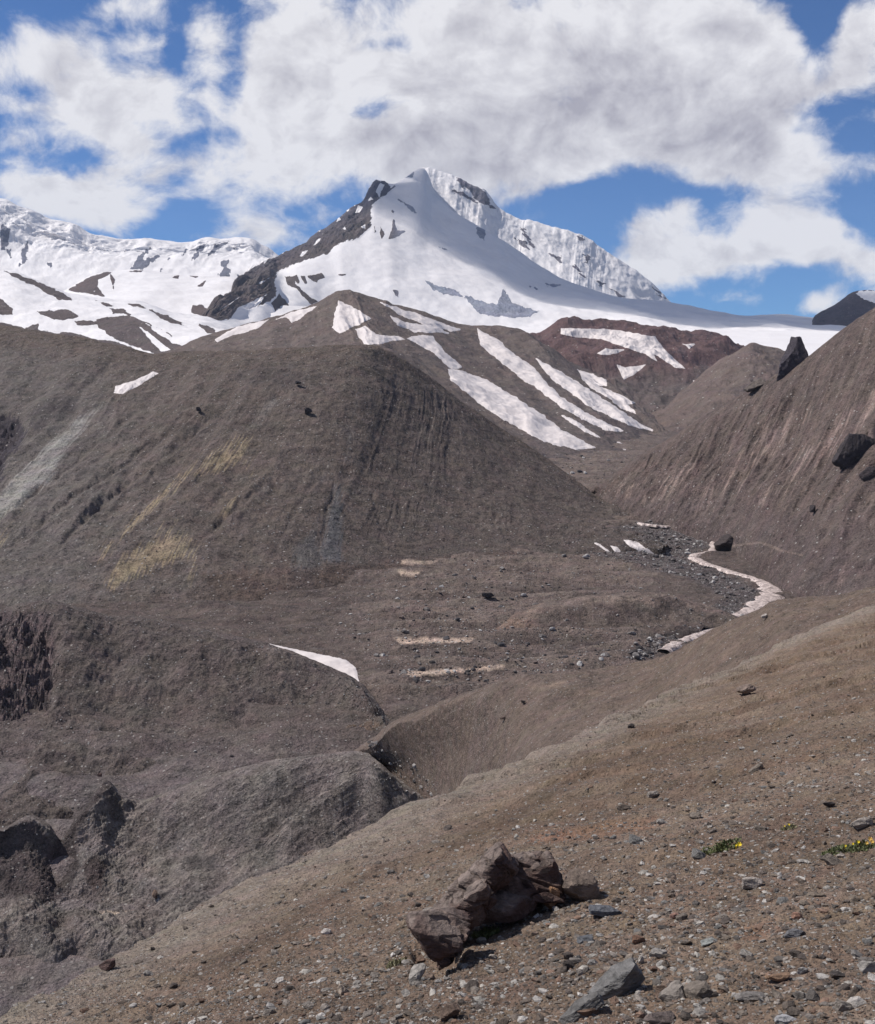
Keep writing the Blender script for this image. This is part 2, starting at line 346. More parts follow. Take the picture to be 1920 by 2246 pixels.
low = [(x + 12, float(np.interp(x, [390, 560, 700, 900, 1188, 1843, 1950], [770, 735, 715, 718, 722, 732, 733])), float(np.interp(x, [390, 560, 700, 1200, 1950], [3450, 3800, 4600, 4800, 4700]))) for x, y, D in sh]
rows = [[(x + 8, y + 70, D + 500) for x, y, D in cr], cr, [( .55*a[0]+.45*b[0], .50*a[1]+.50*b[1], .42*a[2]+.58*b[2]) for a, b in zip(cr, sh)], sh, [(.5*a[0]+.5*b[0], .5*a[1]+.5*b[1], .47*a[2]+.53*b[2]) for a, b in zip(sh, low)], low, [(x, y + 70, D - 900) for x, y, D in low]]
BAND = [(860,412),(845,398),(824,394),(806,415),(795,437),(768,457),(730,487),(692,512),(643,542),(594,566),(551,588),(495,612),(425,700),(440,720),(530,690),(580,665),(607,650),(602,610),(612,592),(672,570),(715,557),(748,532),(786,521),(812,498),(816,480),(812,459),(826,440),(848,424),(872,405)]
PF = [c1(p) for p in [[(1592,255),(1605,300),(1640,308),(1600,335),(1570,342),(1585,300)],[(1540,290),(1556,320),(1545,342),(1538,320)],[(1515,290),(1522,310),(1515,315)],[(1587,225),(1597,228),(1592,236)],
    [(1150,490),(1190,490),(1195,520),(1250,570),(1285,592),(1262,605),(1230,575),(1200,540),(1165,525)],[(1185,488),(1200,488),(1215,520),(1205,520)],[(1215,486),(1232,490),(1245,520),(1232,522)],[(1245,490),(1300,475),(1315,495),(1285,505),(1285,520),(1262,505)],
    [(1130,560),(1165,600),(1180,640),(1120,650),(1100,600)],[(1590,545),(1610,550),(1612,575),(1600,570)],[(1370,485),(1400,480),(1398,486)]]] + [c2(p) for p in [
    [(100,560),(200,600),(240,605),(265,545),(305,600),(405,632),(375,658),(250,655),(170,640),(130,600)],[(-60,500),(0,530),(60,540),(120,580),(60,570),(-20,545)],[(430,515),(495,525),(480,535),(440,530)],[(152,285),(195,297),(190,345),(168,335)],[(368,530),(378,530),(376,540)],[(395,535),(408,540),(400,547)],[(0,370),(50,382),(40,388)],[(1042,602),(1062,604),(1055,614)],[(-160,180),(-130,190),(-70,240),(-90,235)],[(-120,60),(-95,70),(-100,90),(-125,85)]]]
SNT = [c1(p) for p in [[(928,672),(960,620),(1080,562),(1052,602),(985,672),(940,682)],[(885,628),(972,572),(930,605)],[(1078,652),(1098,612),(1130,652)],[(1040,520),(1100,490),(1060,520)],[(1210,410),(1225,390),(1245,385),(1225,408)],[(1268,365),(1285,338),(1300,335),(1285,358)],[(1360,270),(1372,250),(1380,262)],[(1436,235),(1450,205),(1470,210),(1455,232)],[(1490,185),(1500,165),(1512,180)],[(1520,150),(1540,110),(1555,120),(1535,170)],[(820,672),(920,668),(935,690),(900,715),(850,700)],[(1380,300),(1395,290),(1400,300)],[(1462,290),(1478,280),(1480,300)]]]
def s_front(X, Y, u, v, P):
    n = fbm(X / 14, Y / 14, 4, 5, .6)
    rk = polysd(X, Y, BAND) + n * 5 + fbm((X - Y) / 22, (X + Y) / 5, 6, 4, .6) * 6
    for i, p in enumerate(PF): rk = np.maximum(rk, polysd(X, Y, p) + n * (7 if i > 10 else 4))
    for p in SNT: rk = np.minimum(rk, -(polysd(X, Y, p) + n * 3.5))
    return np.clip(.5 - rk / 5, 0, 1)
def p_front(col, X, Y, u, v, P):
    brown = sstep(Y + (X - 700) * .5, 470, 560)
    col = blend(col, brown, (.088, .073, .070)); rs = fbm((X - Y) / 30, (X + Y) / 7, 66, 5, .65); col = blend(col, sstep(rs, 0, .5) * .6, (.13, .115, .115)); col = blend(col, sstep(-rs, .1, .5) * .6, (.035, .035, .048))
    ice = sstep(X, 840, 900) * .9
    return blend(col, ice, (.26, .29, .36))
def d_front(P, u, v):
    X, Y = proj(P); rk = sstep(polysd(X, Y, BAND), -4, 12)
    e = sstep(v, .7, 1.3)
    sm = 1 - rk
    d = zonly(fbm(P[..., 0] / 300, P[..., 1] / 300, 3, 4) * 16 * e * sm + fbm(P[..., 0] / 260, P[..., 1] / 260, 13, 6, .5) * 40 * rk + rk * fbm((P[..., 0] + P[..., 2]) / 200, (P[..., 0] - P[..., 2]) / 90, 5, 5, .6, ridged=True) * 24)
    low = sstep(v, 3.1, 4) * (1 - sstep(v, 4.9, 5.3)) * sm
    d += zonly(fbm(P[..., 0] / 300, P[..., 1] / 500, 44, 4) * 22 * low)
    return d
sheet('snow_peak', rows, 460, 900, M_far, (.055, .058, .085), d_front, p_front, s_front)

# ---- snow basin between range and peak
sk = [(-60,690),(60,672),(120,650),(152,634),(190,611),(233,597),(304,594),(380,603),(450,607),(530,614),(600,640),(700,690)]
rows = [[(x, y + 40, 5900) for x, y in sk], [(x, y, 5500) for x, y in sk], [(x, .5 * y + 330, 4900) for x, y in sk], [(x, 720, 3900) for x, y in sk], [(x, 800, 3300) for x, y in sk]]
BR = [c1(p) for p in [[(270,548),(350,498),(430,472),(462,470),(400,505),(395,530),(425,575),(385,545),(370,560),(300,552)],[(445,478),(465,500),(460,548),(450,520)],[(360,560),(400,545),(430,575)],[(690,495),(725,488),(720,500)],[(800,530),(840,500),(820,530)],[(780,610),(815,605),(850,625),(870,615),(820,650),(770,640)],[(770,488),(800,492),(790,498)],[(520,470),(580,465),(575,472)]]]
def s_basin(X, Y, u, v, P):
    n = fbm(X / 16, Y / 10, 64, 4); rk = np.full(X.shape, -1e3)
    for p in BR: rk = np.maximum(rk, polysd(X, Y, p) + n * 4)
    return np.clip(.5 - rk / 5, 0, 1)
sheet('snow_basin', rows, 160, 420, M_far, (.085, .065, .062), lambda P, u, v: zonly(fbm(P[..., 0] / 200, P[..., 1] / 200, 33, 4) * 14 * sstep(v, .6, 1.3)), None, s_basin)

# ---- glacier shelf
gl = [(900,722),(1188,718),(1339,717),(1502,719),(1665,724),(1843,727),(2100,730),(2500,730)]
rows = [[(x, y + 8, 5100) for x, y in gl], [(x, y, 4650) for x, y in gl], [(x, y + 22, 4000) for x, y in gl], [(x, y + 70, 3300) for x, y in gl], [(x, y + 160, 2900) for x, y in gl]]
sheet('glacier', rows, 120, 300, M_far, ROCK, lambda P, u, v: zonly(fbm(P[..., 0] / 300, P[..., 1] / 300, 83, 4) * 6), None, lambda X, Y, u, v, P: np.ones(X.shape))

# ---- dark peak at the right edge
pk = [(1760,760),(1775,725),(1786,697),(1800,686),(1827,671),(1852,653),(1876,638),(1914,636),(1950,650),(2010,640),(2150,560),(2300,600)]
rows = [[(x, y + 40, 5500) for x, y in pk], [(x, y, 5350) for x, y in pk], [(x, y * .5 + 362, 5150) for x, y in pk], [(x, 760, 4950) for x, y in pk]]
PK = c2([(1690,560),(1715,548),(1800,548),(1830,600),(1771,600),(1730,585)])
sheet('dark_peak', rows, 120, 260, M_hill, (.060, .056, .068), lambda P, u, v: zonly(fbm(P[..., 0] / 90, P[..., 1] / 90, 3, 5) * 16 * sstep(v, .6, 1.5)), None,
      lambda X, Y, u, v, P: np.clip(.5 + (polysd(X, Y, PK) + fbm(X / 9, Y / 9, 3, 3) * 4) / 5, 0, 1))

# ---- snowy hills on the left
sk = [(-700,470),(-400,510),(-200,550),(-60,585),(0,592),(33,598),(81,620),(157,646),(235,657),(304,667),(379,688),(444,697),(500,715),(580,750),(680,800)]
rows = [[(x, y + 40, 3900) for x, y in sk], [(x, y, 3600 - .2 * max(0, x)) for x, y in sk], [(x + 10, max(.5 * y + 345, y + 12), 3100 - .3 * max(0, x)) for x, y in sk], [(x + 30, max(745, y + 20), 2650 - .3 * max(0, x)) for x, y in sk], [(x + 40, 880, 2000) for x, y in sk]]
LH = [c1(p) for p in [[(15,468),(60,478),(150,510),(250,556),(298,590),(240,586),(150,535),(60,495)],[(-40,570),(10,585),(50,620),(52,642),(0,645),(-40,640)],[(150,632),(280,625),(320,655),(240,668),(180,652)],
    [(-100,672),(0,674),(60,690),(100,700),(160,678),(150,705),(280,715),(480,757),(700,860),(-100,860)],[(385,660),(520,648),(600,680),(680,720),(760,790),(700,830),(480,752),(400,700)],[(300,672),(440,670),(380,690),(310,690)],
    [(385,588),(420,595),(465,612),(430,610)],[(440,618),(500,622),(530,648),(460,640)],[(515,600),(560,602),(590,620),(540,612)],[(600,622),(680,650),(750,692),(690,680),(620,640)],[(600,665),(700,690),(760,725),(700,715),(640,690)],[(800,680),(860,700),(890,740),(830,715)]]]
LS = [c1(p) for p in [[(558,690),(600,715),(655,760),(702,795),(650,792),(610,750)],[(590,682),(650,705),(720,752),(740,772),(700,760),(640,722)],[(160,688),(290,680),(380,710),(400,735),(480,752),(400,748),(300,718),(165,706)],[(165,708),(262,714),(230,722)],[(480,806),(530,815),(510,822)],[(560,648),(700,690),(820,728),(750,752),(660,700)]]]
def s_lh(X, Y, u, v, P):
    n = fbm(X / 22, Y / 9, 61, 5, .6); rk = np.full(X.shape, -1e3)
    for p in LH: rk = np.maximum(rk, polysd(X, Y, p) + n * 6)
    for p in LS: rk = np.minimum(rk, -(polysd(X, Y, p) + n * 4))
    return np.clip(.5 - rk / 4, 0, 1)
sheet('snowy_hills', rows, 240, 700, M_hill, (.085, .073, .070), lambda P, u, v: zonly(fbm(P[..., 0] / 140, P[..., 1] / 140, 41, 5) * 13 * sstep(v, .7, 1.3)), None, s_lh)

# ---- reddish hill and brown hill in the middle distance
sk = [(1040,800),(1100,765),(1182,746),(1231,713),(1285,716),(1339,719),(1437,735),(1502,744),(1562,741),(1600,757),(1650,790),(1750,830)]
rows = [[(x, y + 40, 3700) for x, y in sk], [(x, y, 3300 - .1 * (x - 1200)) for x, y in sk], [(x + 20, y * .5 + 410, 2850) for x, y in sk], [(x + 60, 930, 2250) for x, y in sk], [(x + 80, 1010, 1900) for x, y in sk]]
def d_red(P, u, v):
    f = sstep(v, .8, 1.6)
    return zonly(fbm(P[..., 0] / 260, P[..., 1] / 330, 15, 6, .5, ridged=True) * 42 * f + fbm(P[..., 0] / 80, P[..., 1] / 80, 16, 5) * 12 * f)
def p_red(col, X, Y, u, v, P):
    n = fbm(X / 40, Y / 40, 77, 4)
    col = blend(col, sstep(Y + n * 40, 790, 850), (.088, .076, .072))
    return blend(col, sstep(n, .1, .5) * .5, (.055, .047, .05))
sheet('red_hill', rows, 300, 560, M_hill, (.085, .056, .055), d_red, p_red)
sk = [(1360,980),(1420,925),(1480,880),(1530,835),(1580,795),(1616,774),(1648,755),(1675,760),(1708,765),(1760,785),(1830,805),(1950,860)]
rows = [[(x, y + 40, 2750) for x, y in sk], [(x, y, 2450) for x, y in sk], [(x - 10, y * .5 + 470, 2150) for x, y in sk], [(x - 20, 980, 1850) for x, y in sk], [(x, 1060, 1500) for x, y in sk]]
sheet('brown_hill', rows, 220, 360, M_hill, (.105, .087, .078), lambda P, u, v: zonly(fbm(P[..., 0] / 150, P[..., 1] / 200, 35, 5, ridged=True) * 16 * sstep(v, .8, 1.6) + fbm(P[..., 0] / 60, P[..., 1] / 60, 36, 5) * 9 * sstep(v, .6, 1.4)))

# ---- moraine ridge with the pointed hill
sk = [(150,850,2000),(380,772,2450),(444,741,2550),(575,706,2600),(655,684,2630),(699,665,2650),(735,646,2650),(759,638,2650),(786,643,2660),(835,662,2700),(894,679,2750),(960,697,2800),(1014,713,2850),(1068,714,2850),(1123,722,2800),(1177,752,2700),(1242,795,2600),(1307,828,2450),(1388,882,2250),(1431,944,2000)]
bs = [(200,920,1500),(420,890,1600),(500,880,1600),(620,870,1600),(690,870,1600),(740,870,1600),(800,870,1600),(850,875,1600),(890,880,1580),(960,900,1550),(1060,950,1500),(1160,985,1450),(1260,1002,1450),(1340,1002,1500),(1385,988,1600),(1415,972,1700),(1440,962,1800),(1460,962,1800),(1480,968,1750),(1500,985,1700)]
rows = [[(x, y + 50, D + 400) for x, y, D in sk], sk, [(.55*a[0]+.45*b[0], .55*a[1]+.45*b[1], .5*a[2]+.5*b[2]) for a, b in zip(sk, bs)], bs, [(x, y + 90, D - 300) for x, y, D in bs]]
def d_mor(P, u, v):
    f = sstep(v, .8, 1.4)
    return zonly(fbm((u + fbm(P[..., 0] / 200, P[..., 1] / 200, 54, 3) * .6) * .5, v * .5, 55, 3, ridged=True) * 9 * f * (1 - sstep(v, 2.6, 3)) + fbm(P[..., 0] / 70, P[..., 1] / 70, 56, 5) * 9 * f + fbm(P[..., 0] / 40, P[..., 1] / 40, 57, 3) * 3)
def p_mor(col, X, Y, u, v, P):
    n = fbm(u * 2.5, v * .7, 58, 5); col = blend(col, sstep(n, -.1, .5) * .5, (.125, .105, .092))
    return blend(col, sstep(X, 1080, 1250) * .5, (.075, .068, .068))
sheet('moraine_ridge', rows, 420, 720, M_hill, (.098, .083, .074), d_mor, p_mor)

# ---- valley floor: one sheet from below the camera up to the far hills
yr = [(900,2900,-32),(940,2000,-54),(1000,1480,0),(1080,1090,0),(1144,850,0),(1200,740,0),(1300,585,0),(1400,480,0),(1500,405,0),(1600,362,0),(1750,325,0),(2000,275,0),(2246,236,0),(3200,150,0)]
rows = [[(x, y, D) for x in (-1800, -600, 0, 400, 800, 1000, 1200, 1400, 1600, 1920, 2500, 3600)] for y, D, _ in yr]
LEDGE = [((860,1399),(1040,1399),(1030,1410),(880,1413)), ((890,1474),(1110,1458),(1100,1468),(900,1486)), ((800,1234),(960,1229),(950,1236),(820,1240)), ((870,1250),(930,1250),(910,1266),(880,1262))]
def d_val(P, u, v):
    X, Y = proj(P)
    hum = fbm(P[..., 0] / 34, P[..., 1] / 22, 71, 5)
    ter = fbm(P[..., 0] / 120, P[..., 1] / 16, 72, 3)
    rg = fbm(P[..., 0] / 140 + 3, P[..., 1] / 24, 75, 4, ridged=True) * sstep(X, 700, 900) * (1 - sstep(X, 1380, 1480)) * sstep(P[..., 1], 380, 430)
    return zonly(rg * 4.5 + hum * 3.2 + ter * 3.0 * (1 - sstep(X, 1350, 1500)) + fbm(P[..., 0] / 9, P[..., 1] / 9, 73, 4) * .8)
POND = [(150,2003),(260,1999),(325,1999),(380,2018),(347,2021),(304,2027),(260,2015),(190,2012)]
def p_val(col, X, Y, u, v, P):
    n = fbm(P[..., 0] / 30, P[..., 1] / 30, 74, 5)
    col = blend(col, sstep(Y, 1500, 1800) * .9, (.135, .125, .125))
    col = blend(col, sstep(n, -.1, .5) * .4, (.115, .098, .088))
    rg = fbm(P[..., 0] / 140 + 3, P[..., 1] / 24, 75, 4, ridged=True); col = blend(col, sstep(rg + n * .3, .1, .6) * .6 * sstep(X, 700, 900) * (1 - sstep(X, 1400, 1500)) * (1 - sstep(Y, 1500, 1560)), (.165, .14, .122)); col = blend(col, sstep(-rg, .1, .6) * .5 * (1 - sstep(Y, 1500, 1560)), (.062, .052, .048))
    gr = sstep(polysd(X, Y, [(1330,1165),(1400,1138),(1550,1165),(1560,1200),(1512,1220),(1600,1262),(1660,1290),(1650,1330),(1560,1372),(1480,1400),(1430,1445),(1370,1445),(1440,1390),(1540,1345),(1590,1310),(1520,1270),(1440,1250),(1300,1215)]) + n * 20, -8, 8)
    col = blend(col, gr * .7, (.085, .08, .083))
    for q, p in enumerate(LEDGE): col = blend(col, sstep(polysd(X, Y, p) + fbm(X / 14, Y / 5, q, 3) * 3.5, -2, 3) * .95, (.44, .37, .30)); col = blend(col, sstep(polysd(X, Y - 9, p) + fbm(X / 14, Y / 5, q, 3) * 5, -4, 4) * (polysd(X, Y, p) < 1) * .6, (.055, .046, .042))  # pale ledges, each with its shade painted as a dark strip beneath
    return blend(col, sstep(polysd(X, Y, POND) + n * 6, -2, 2), (.40, .34, .28))
sheet('valley_floor', rows, 900, 700, M_val, (.092, .078, .070), d_val, p_val)

# ---- big debris mound
sk = [(-500,690,1250),(-200,700,1200),(0,714,1150),(108,730,1120),(260,757,1080),(347,774,1050),(488,768,1020),(596,765,1000),(705,760,990),(802,757,990),(845,768,1000),(905,800,1010),(960,838,1020),(1060,915,1020),(1193,1000,1000),(1285,1071,950),(1372,1125,880),(1431,1174,820),(1470,1200,790)]
bs = [(-900,1250,560),(-700,1260,560),(-500,1290,545),(-350,1300,540),(-200,1310,530),(-60,1320,520),(80,1320,520),(250,1320,520),(430,1320,530),(600,1300,545),(700,1280,570),(800,1260,600),(900,1250,620),(1020,1240,640),(1150,1230,660),(1250,1220,680),(1340,1212,705),(1400,1205,735),(1450,1205,760)]
bs = [(x, y, (97 - 9 * max(0, min(1, (x - 1000) / 450))) * F / (y - 869)) for x, y, D in bs]
br = [(x + dx, y + dy, D - dd) for (x, y, D), (dx, dy, dd) in zip(sk, [(-20,60,110)]*3 + [(-15,55,100)]*2 + [(-10,45,80)]*2 + [(-5,40,70)]*2 + [(0,38,60),(0,36,50),(2,34,45),(4,30,40),(4,26,36),(6,22,32),(6,18,28),(8,14,22),(8,10,16),(8,6,10)])]
md = [(.5*a[0]+.5*b[0], .5*a[1]+.5*b[1], .44*a[2]+.56*b[2]) for a, b in zip(br, bs)]
ft = [(.15*a[0]+.85*b[0], .2*a[1]+.8*b[1], .13*a[2]+.87*b[2]) for a, b in zip(br, bs)]
rows = [[(x, y + 60, D + 150) for x, y, D in sk], sk, br, md, ft, [(x, y + 45, 102 * F / (y + 45 - 869)) for x, y, D in bs], [(x, y + 260, D - 60) for x, y, D in bs]]
CLIFF = [(-60,960),(10,905),(40,915),(65,950),(40,990),(18,1000),(5,1050),(-60,1080)]
GUL = [([(0,1222),(146,1128),(282,1022),(379,949),(520,863)],3.2),([(54,1277),(228,1117),(379,1004),(466,928),(547,879),(600,830)],3.0),([(417,1206),(455,1180),(488,1150),(575,1072)],3.0),
 ([(-40,1180),(60,1110),(150,1040),(230,970),(300,905),(380,860)],2.4),([(130,1310),(230,1240),(330,1160),(420,1085),(500,1010)],1.6),([(560,1290),(600,1220),(640,1140),(690,1050)],1.2),([(700,1270),(712,1150),(735,1070)],1.3),([(850,1260),(835,1160),(820,1090)],1.0),([(180,1150),(260,1090),(330,1030)],1.6)]
def gullies(X, Y, seed=0):
    wx = X + fbm(X / 30, Y / 30, 901, 4) * 9; wy = Y + fbm(X / 30, Y / 30, 902, 4) * 9; z = 0
    for L, a in GUL:
        d = linesd(wx, wy, L); z = z + a * (-np.exp(-(d / 5.5) ** 2) + .55 * np.exp(-((d - 13) / 8) ** 2))
    return z
def d_mound(P, u, v):
    X, Y = proj(P)
    f = sstep(v, 1.4, 2.2) * (1 - .75 * sstep(v, 3.4, 4.2))
    uw = u + fbm(P[..., 0] / 90, P[..., 1] / 90, 90, 3) * .25; apex = np.exp(-((u - 9.2) / 1.5) ** 2); pt = sstep(fbm(u * .8, v * .9, 89, 3), -.25, .45)
    gl = fbm(uw * 1.1, v * .3, 91, 3, .5, ridged=True) * 5.0 * (1 - .97 * apex) * (1 - .7 * sstep(u, 9.5, 11)) + fbm(uw * 4.2, v * .5, 92, 4, .55, ridged=True) * 1.5 * pt * (1 - apex) + fbm(P[..., 0] / 60, P[..., 1] / 60, 88, 4) * 3
    top = fbm(P[..., 0] / 45, P[..., 1] / 45, 93, 4) * 5 * sstep(v, .8, 1.3) * (1 - sstep(v, 1.9, 2.5))
    cl = sstep(polysd(X, Y, CLIFF), -10, 25)
    d = zonly(gullies(X, Y) * f * (.5 * sstep(Y, 860, 960) + .05) + gl * f + top + fbm(P[..., 0] / 8, P[..., 1] / 8, 94, 5, .6) * 1.3 + fbm(P[..., 0] / 28, P[..., 1] / 28, 87, 5, .6, ridged=True) * 1.6 * f - cl * 12 + cl * fbm(P[..., 0] / 9, P[..., 1] / 9, 95, 4, ridged=True) * 8)
    return d
YEL = [([(290,1130),(390,1050),(470,990),(545,950),(560,975),(545,1030),(470,1035),(400,1060),(330,1120),(240,1215),(240,1215),(215,1230)],.75),
       ([(215,1275),(250,1235),(330,1180),(390,1135),(380,1160),(440,1180),(420,1215),(330,1262),(250,1300)],.75), ([(400,1270),(425,1230),(440,1240),(420,1275)],.5),
       ([(-30,1190),(0,1160),(50,1110),(55,1120),(0,1195)],.7),([(470,1145),(500,1085),(530,1095),(510,1130)],.5)]
PALE = [([(-20,1110),(60,1010),(120,950),(200,890),(240,880),(175,960),(110,1060),(40,1120),(-20,1160)],1.0),([(-30,1100),(90,980),(150,950),(190,930),(150,1010),(60,1090),(-30,1170)],.7),([(560,895),(600,870),(620,880),(575,940),(520,960)],.3)]
BLUE = [([(715,1120),(725,1060),(745,1045),(762,1055),(760,1130),(752,1240),(710,1240),(690,1220)],.75),([(640,1200),(700,1130),(715,1240),(650,1400),(630,1300)],.5),([(770,900),(790,860),(775,1000),(750,1040),(755,960)],.4)]
RED = [([(430,1250),(800,1230),(1150,1200),(1250,1240),(1100,1300),(760,1330),(480,1330)],.7),([(820,1040),(850,1040),(830,1110),(815,1100)],.6)]
def p_mound(col, X, Y, u, v, P):
    st = fbm(u * 9, v * .8, 96, 4); st2 = fbm(u * 26, v * 2.2, 97, 4); n = fbm(X / 60, Y / 60, 98, 4)
    f = sstep(v, 1.6, 2.3)
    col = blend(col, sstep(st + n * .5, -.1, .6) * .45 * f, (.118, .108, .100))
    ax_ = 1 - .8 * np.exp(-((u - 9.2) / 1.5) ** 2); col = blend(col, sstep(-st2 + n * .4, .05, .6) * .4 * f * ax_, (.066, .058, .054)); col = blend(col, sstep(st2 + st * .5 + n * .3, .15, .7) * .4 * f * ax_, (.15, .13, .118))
    col = blend(col, sstep(u + n * 1.5, 9.2, 10.6) * .45, (.070, .060, .056))  # right flank turned from the sun: its shade painted into the colour
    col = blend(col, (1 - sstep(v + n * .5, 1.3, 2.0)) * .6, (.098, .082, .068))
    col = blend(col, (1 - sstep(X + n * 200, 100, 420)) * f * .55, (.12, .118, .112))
    gz = gullies(X, Y) * f * (.2 + .8 * sstep(Y, 860, 960)) * (.6 + .8 * n); col = blend(col, sstep(-gz, .6, 2.2) * .55, (.052, .046, .046)); col = blend(col, sstep(gz, .5, 1.6) * .35, (.13, .118, .108))  # gully shading painted in: grooves darker, raised rims paler
    for q, k in [([(60,900),(110,870),(170,868),(165,905),(110,930),(75,960),(62,940)],.6),([(150,985),(190,960),(215,945),(170,990),(130,1010)],.6),([(470,830),(560,800),(640,800),(700,830),(640,850),(560,850)],.4)]: col = blend(col, sstep(polysd(X, Y, q) + st2 * 16 + n * 10, -4, 8) * k, (.055, .05, .052))
    s_ = fbm(u * 34, v * .8, 99, 5, .6)
    for L, c in ((PALE, (.22, .225, .212)), (YEL, (.255, .22, .145)), (BLUE, (.085, .093, .10)), (RED, (.092, .070, .058))):
        for q, k in L:
            mk = sstep(polysd(X, Y, q) / 14 + s_ * (4.6 if c[0] > .2 and c[2] < .17 else 1.6) + n * .8 - (.45 if c[0] > .2 and c[2] < .17 else .2), -.1, .9) * (polysd(X, Y, q) > -24)
            col = blend(col, mk * k, c)
    return blend(col, sstep(polysd(X, Y, CLIFF) + st2 * 14, 0, 5), (.05, .045, .052))
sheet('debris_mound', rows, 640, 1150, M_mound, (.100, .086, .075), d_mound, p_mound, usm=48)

# ---- slope on the right
sk = [(1290,1084,1010),(1404,1000,980),(1480,955,960),(1562,902,930),(1648,855,900),(1708,820,880),(1773,784,860),(1843,729,840),(1920,676,820),(2050,580,800),(2200,470,780),(2500,300,760)]
bs = [(1296,1092,1000),(1340,1114,930),(1385,1127,880),(1440,1140,838),(1490,1150,805),(1540,1160,775),(1590,1174,740),(1640,1218,690),(1690,1268,628),(1740,1300,580),(1850,1350,520),(2100,1420,460)]
rows = [[(x + 10, y + 40, D + 180) for x, y, D in sk], sk, [(.5*a[0]+.5*b[0], .5*a[1]+.5*b[1], .5*a[2]+.5*b[2] - 10) for a, b in zip(sk, bs)], [(.15*a[0]+.85*b[0], .22*a[1]+.78*b[1], .2*a[2]+.8*b[2]) for a, b in zip(sk, bs)], bs, [(x - 10, y + 50, D - 5) for x, y, D in bs], [(x, y + 200, D - 40) for x, y, D in bs]]
RC = [[c4(p) for p in [[(1632,410),(1640,360),(1680,340),(1730,290),(1735,350),(1700,400),(1640,435)],[(1705,465),(1712,440),(1760,415),(1850,400),(1850,440),(1760,450)],[(1760,270),(1775,230),(1850,240),(1850,330),(1770,330)]]][0]] if False else [c4(p) for p in [[(1632,410),(1640,360),(1680,340),(1730,290),(1735,350),(1700,400),(1640,435)],[(1705,465),(1712,440),(1760,415),(1850,400),(1850,440),(1760,450)],[(1760,270),(1775,230),(1850,240),(1850,330),(1770,330)]]]
PINK = [c4(p) for p in [[(640,510),(700,470),(900,450),(1100,360),(1060,450),(1000,540),(900,590),(760,575)],[(1000,560),(1180,360),(1400,180),(1500,150),(1530,190),(1400,330),(1280,460),(1200,530),(1120,600),(1020,620)],[(1260,560),(1420,400),(1560,260),(1700,120),(1771,60),(1900,0),(1900,200),(1700,260),(1600,400),(1480,470),(1330,600)],[(1500,720),(1600,640),(1700,560),(1780,520),(1780,560),(1640,680),(1560,730)],[(1560,900),(1650,820),(1771,740),(1771,800),(1640,900)]]]
def d_right(P, u, v):
    X, Y = proj(P)
    f = sstep(v, 1.05, 1.8) * (1 - .5 * sstep(v, 2.7, 3.5))
    cl = np.zeros(X.shape)
    for q in RC: cl = np.maximum(cl, sstep(polysd(X, Y, q), -6, 12))
    w_ = v * .35
    uw = u + fbm(P[..., 0] / 60, P[..., 1] / 60, 100, 3) * .22; pt = sstep(fbm(u * 1.4, v * 1.1, 107, 3), -.3, .4)
    gl = fbm(uw * 1.7 + w_, v * .5, 101, 3, .5, ridged=True) * 6.5 + fbm(uw * 5 + w_, v * .8, 102, 4, .55, ridged=True) * 2.2 * pt
    d = zonly(gl * f + fbm(P[..., 0] / 13, P[..., 1] / 13, 103, 5, .55) * 2.0 * sstep(v, .8, 1.3) - cl * 3)
    d[..., 0] += cl * 6
    return d
def p_right(col, X, Y, u, v, P):
    w_ = v * .35
    st = fbm(u * 7 + w_, v * .7, 104, 4); st2 = fbm(u * 30 + w_ * 3, v * 1.6, 105, 4); n = fbm(X / 50, Y / 50, 106, 4)
    col = blend(col, sstep(st + n * .4, -.1, .6) * .5, (.135, .112, .10))
    col = blend(col, sstep(-st2 + n * .4, .1, .6) * .5, (.070, .058, .055))
    uw = u + fbm(P[..., 0] / 60, P[..., 1] / 60, 100, 3) * .22; gq = fbm(uw * 5 + w_, v * .8, 102, 4, .55, ridged=True); col = blend(col, sstep(gq, .1, .6) * .45, (.068, .056, .054))
    for q in PINK:
        mk = sstep(polysd(X, Y, q) / 22 + st2 * 1.7 + st * .6, .0, .8) * (polysd(X, Y, q) > -26)
        col = blend(col, mk * .65 * sstep(.45 - gq, -.2, .5), (.29, .235, .21))
    low = sstep(v, 2.6, 3.4); col = blend(col, low * .5, (.085, .072, .072))
    tr = polysd(X, Y, c4([(1090,760),(1150,735),(1250,722),(1310,716),(1350,728),(1400,750),(1480,768),(1480,774),(1390,756),(1340,735),(1305,722),(1250,729),(1160,742),(1095,766)]))
    col = blend(col, sstep(tr + n * 3, -2, 2) * .5, (.24, .20, .17))
    for q in RC: col = blend(col, sstep(polysd(X, Y, q) + st2 * 5, -3, 3), (.04, .032, .036))
    return col
sheet('right_slope', rows, 560, 760, M_mound, (.118, .098, .088), d_right, p_right)

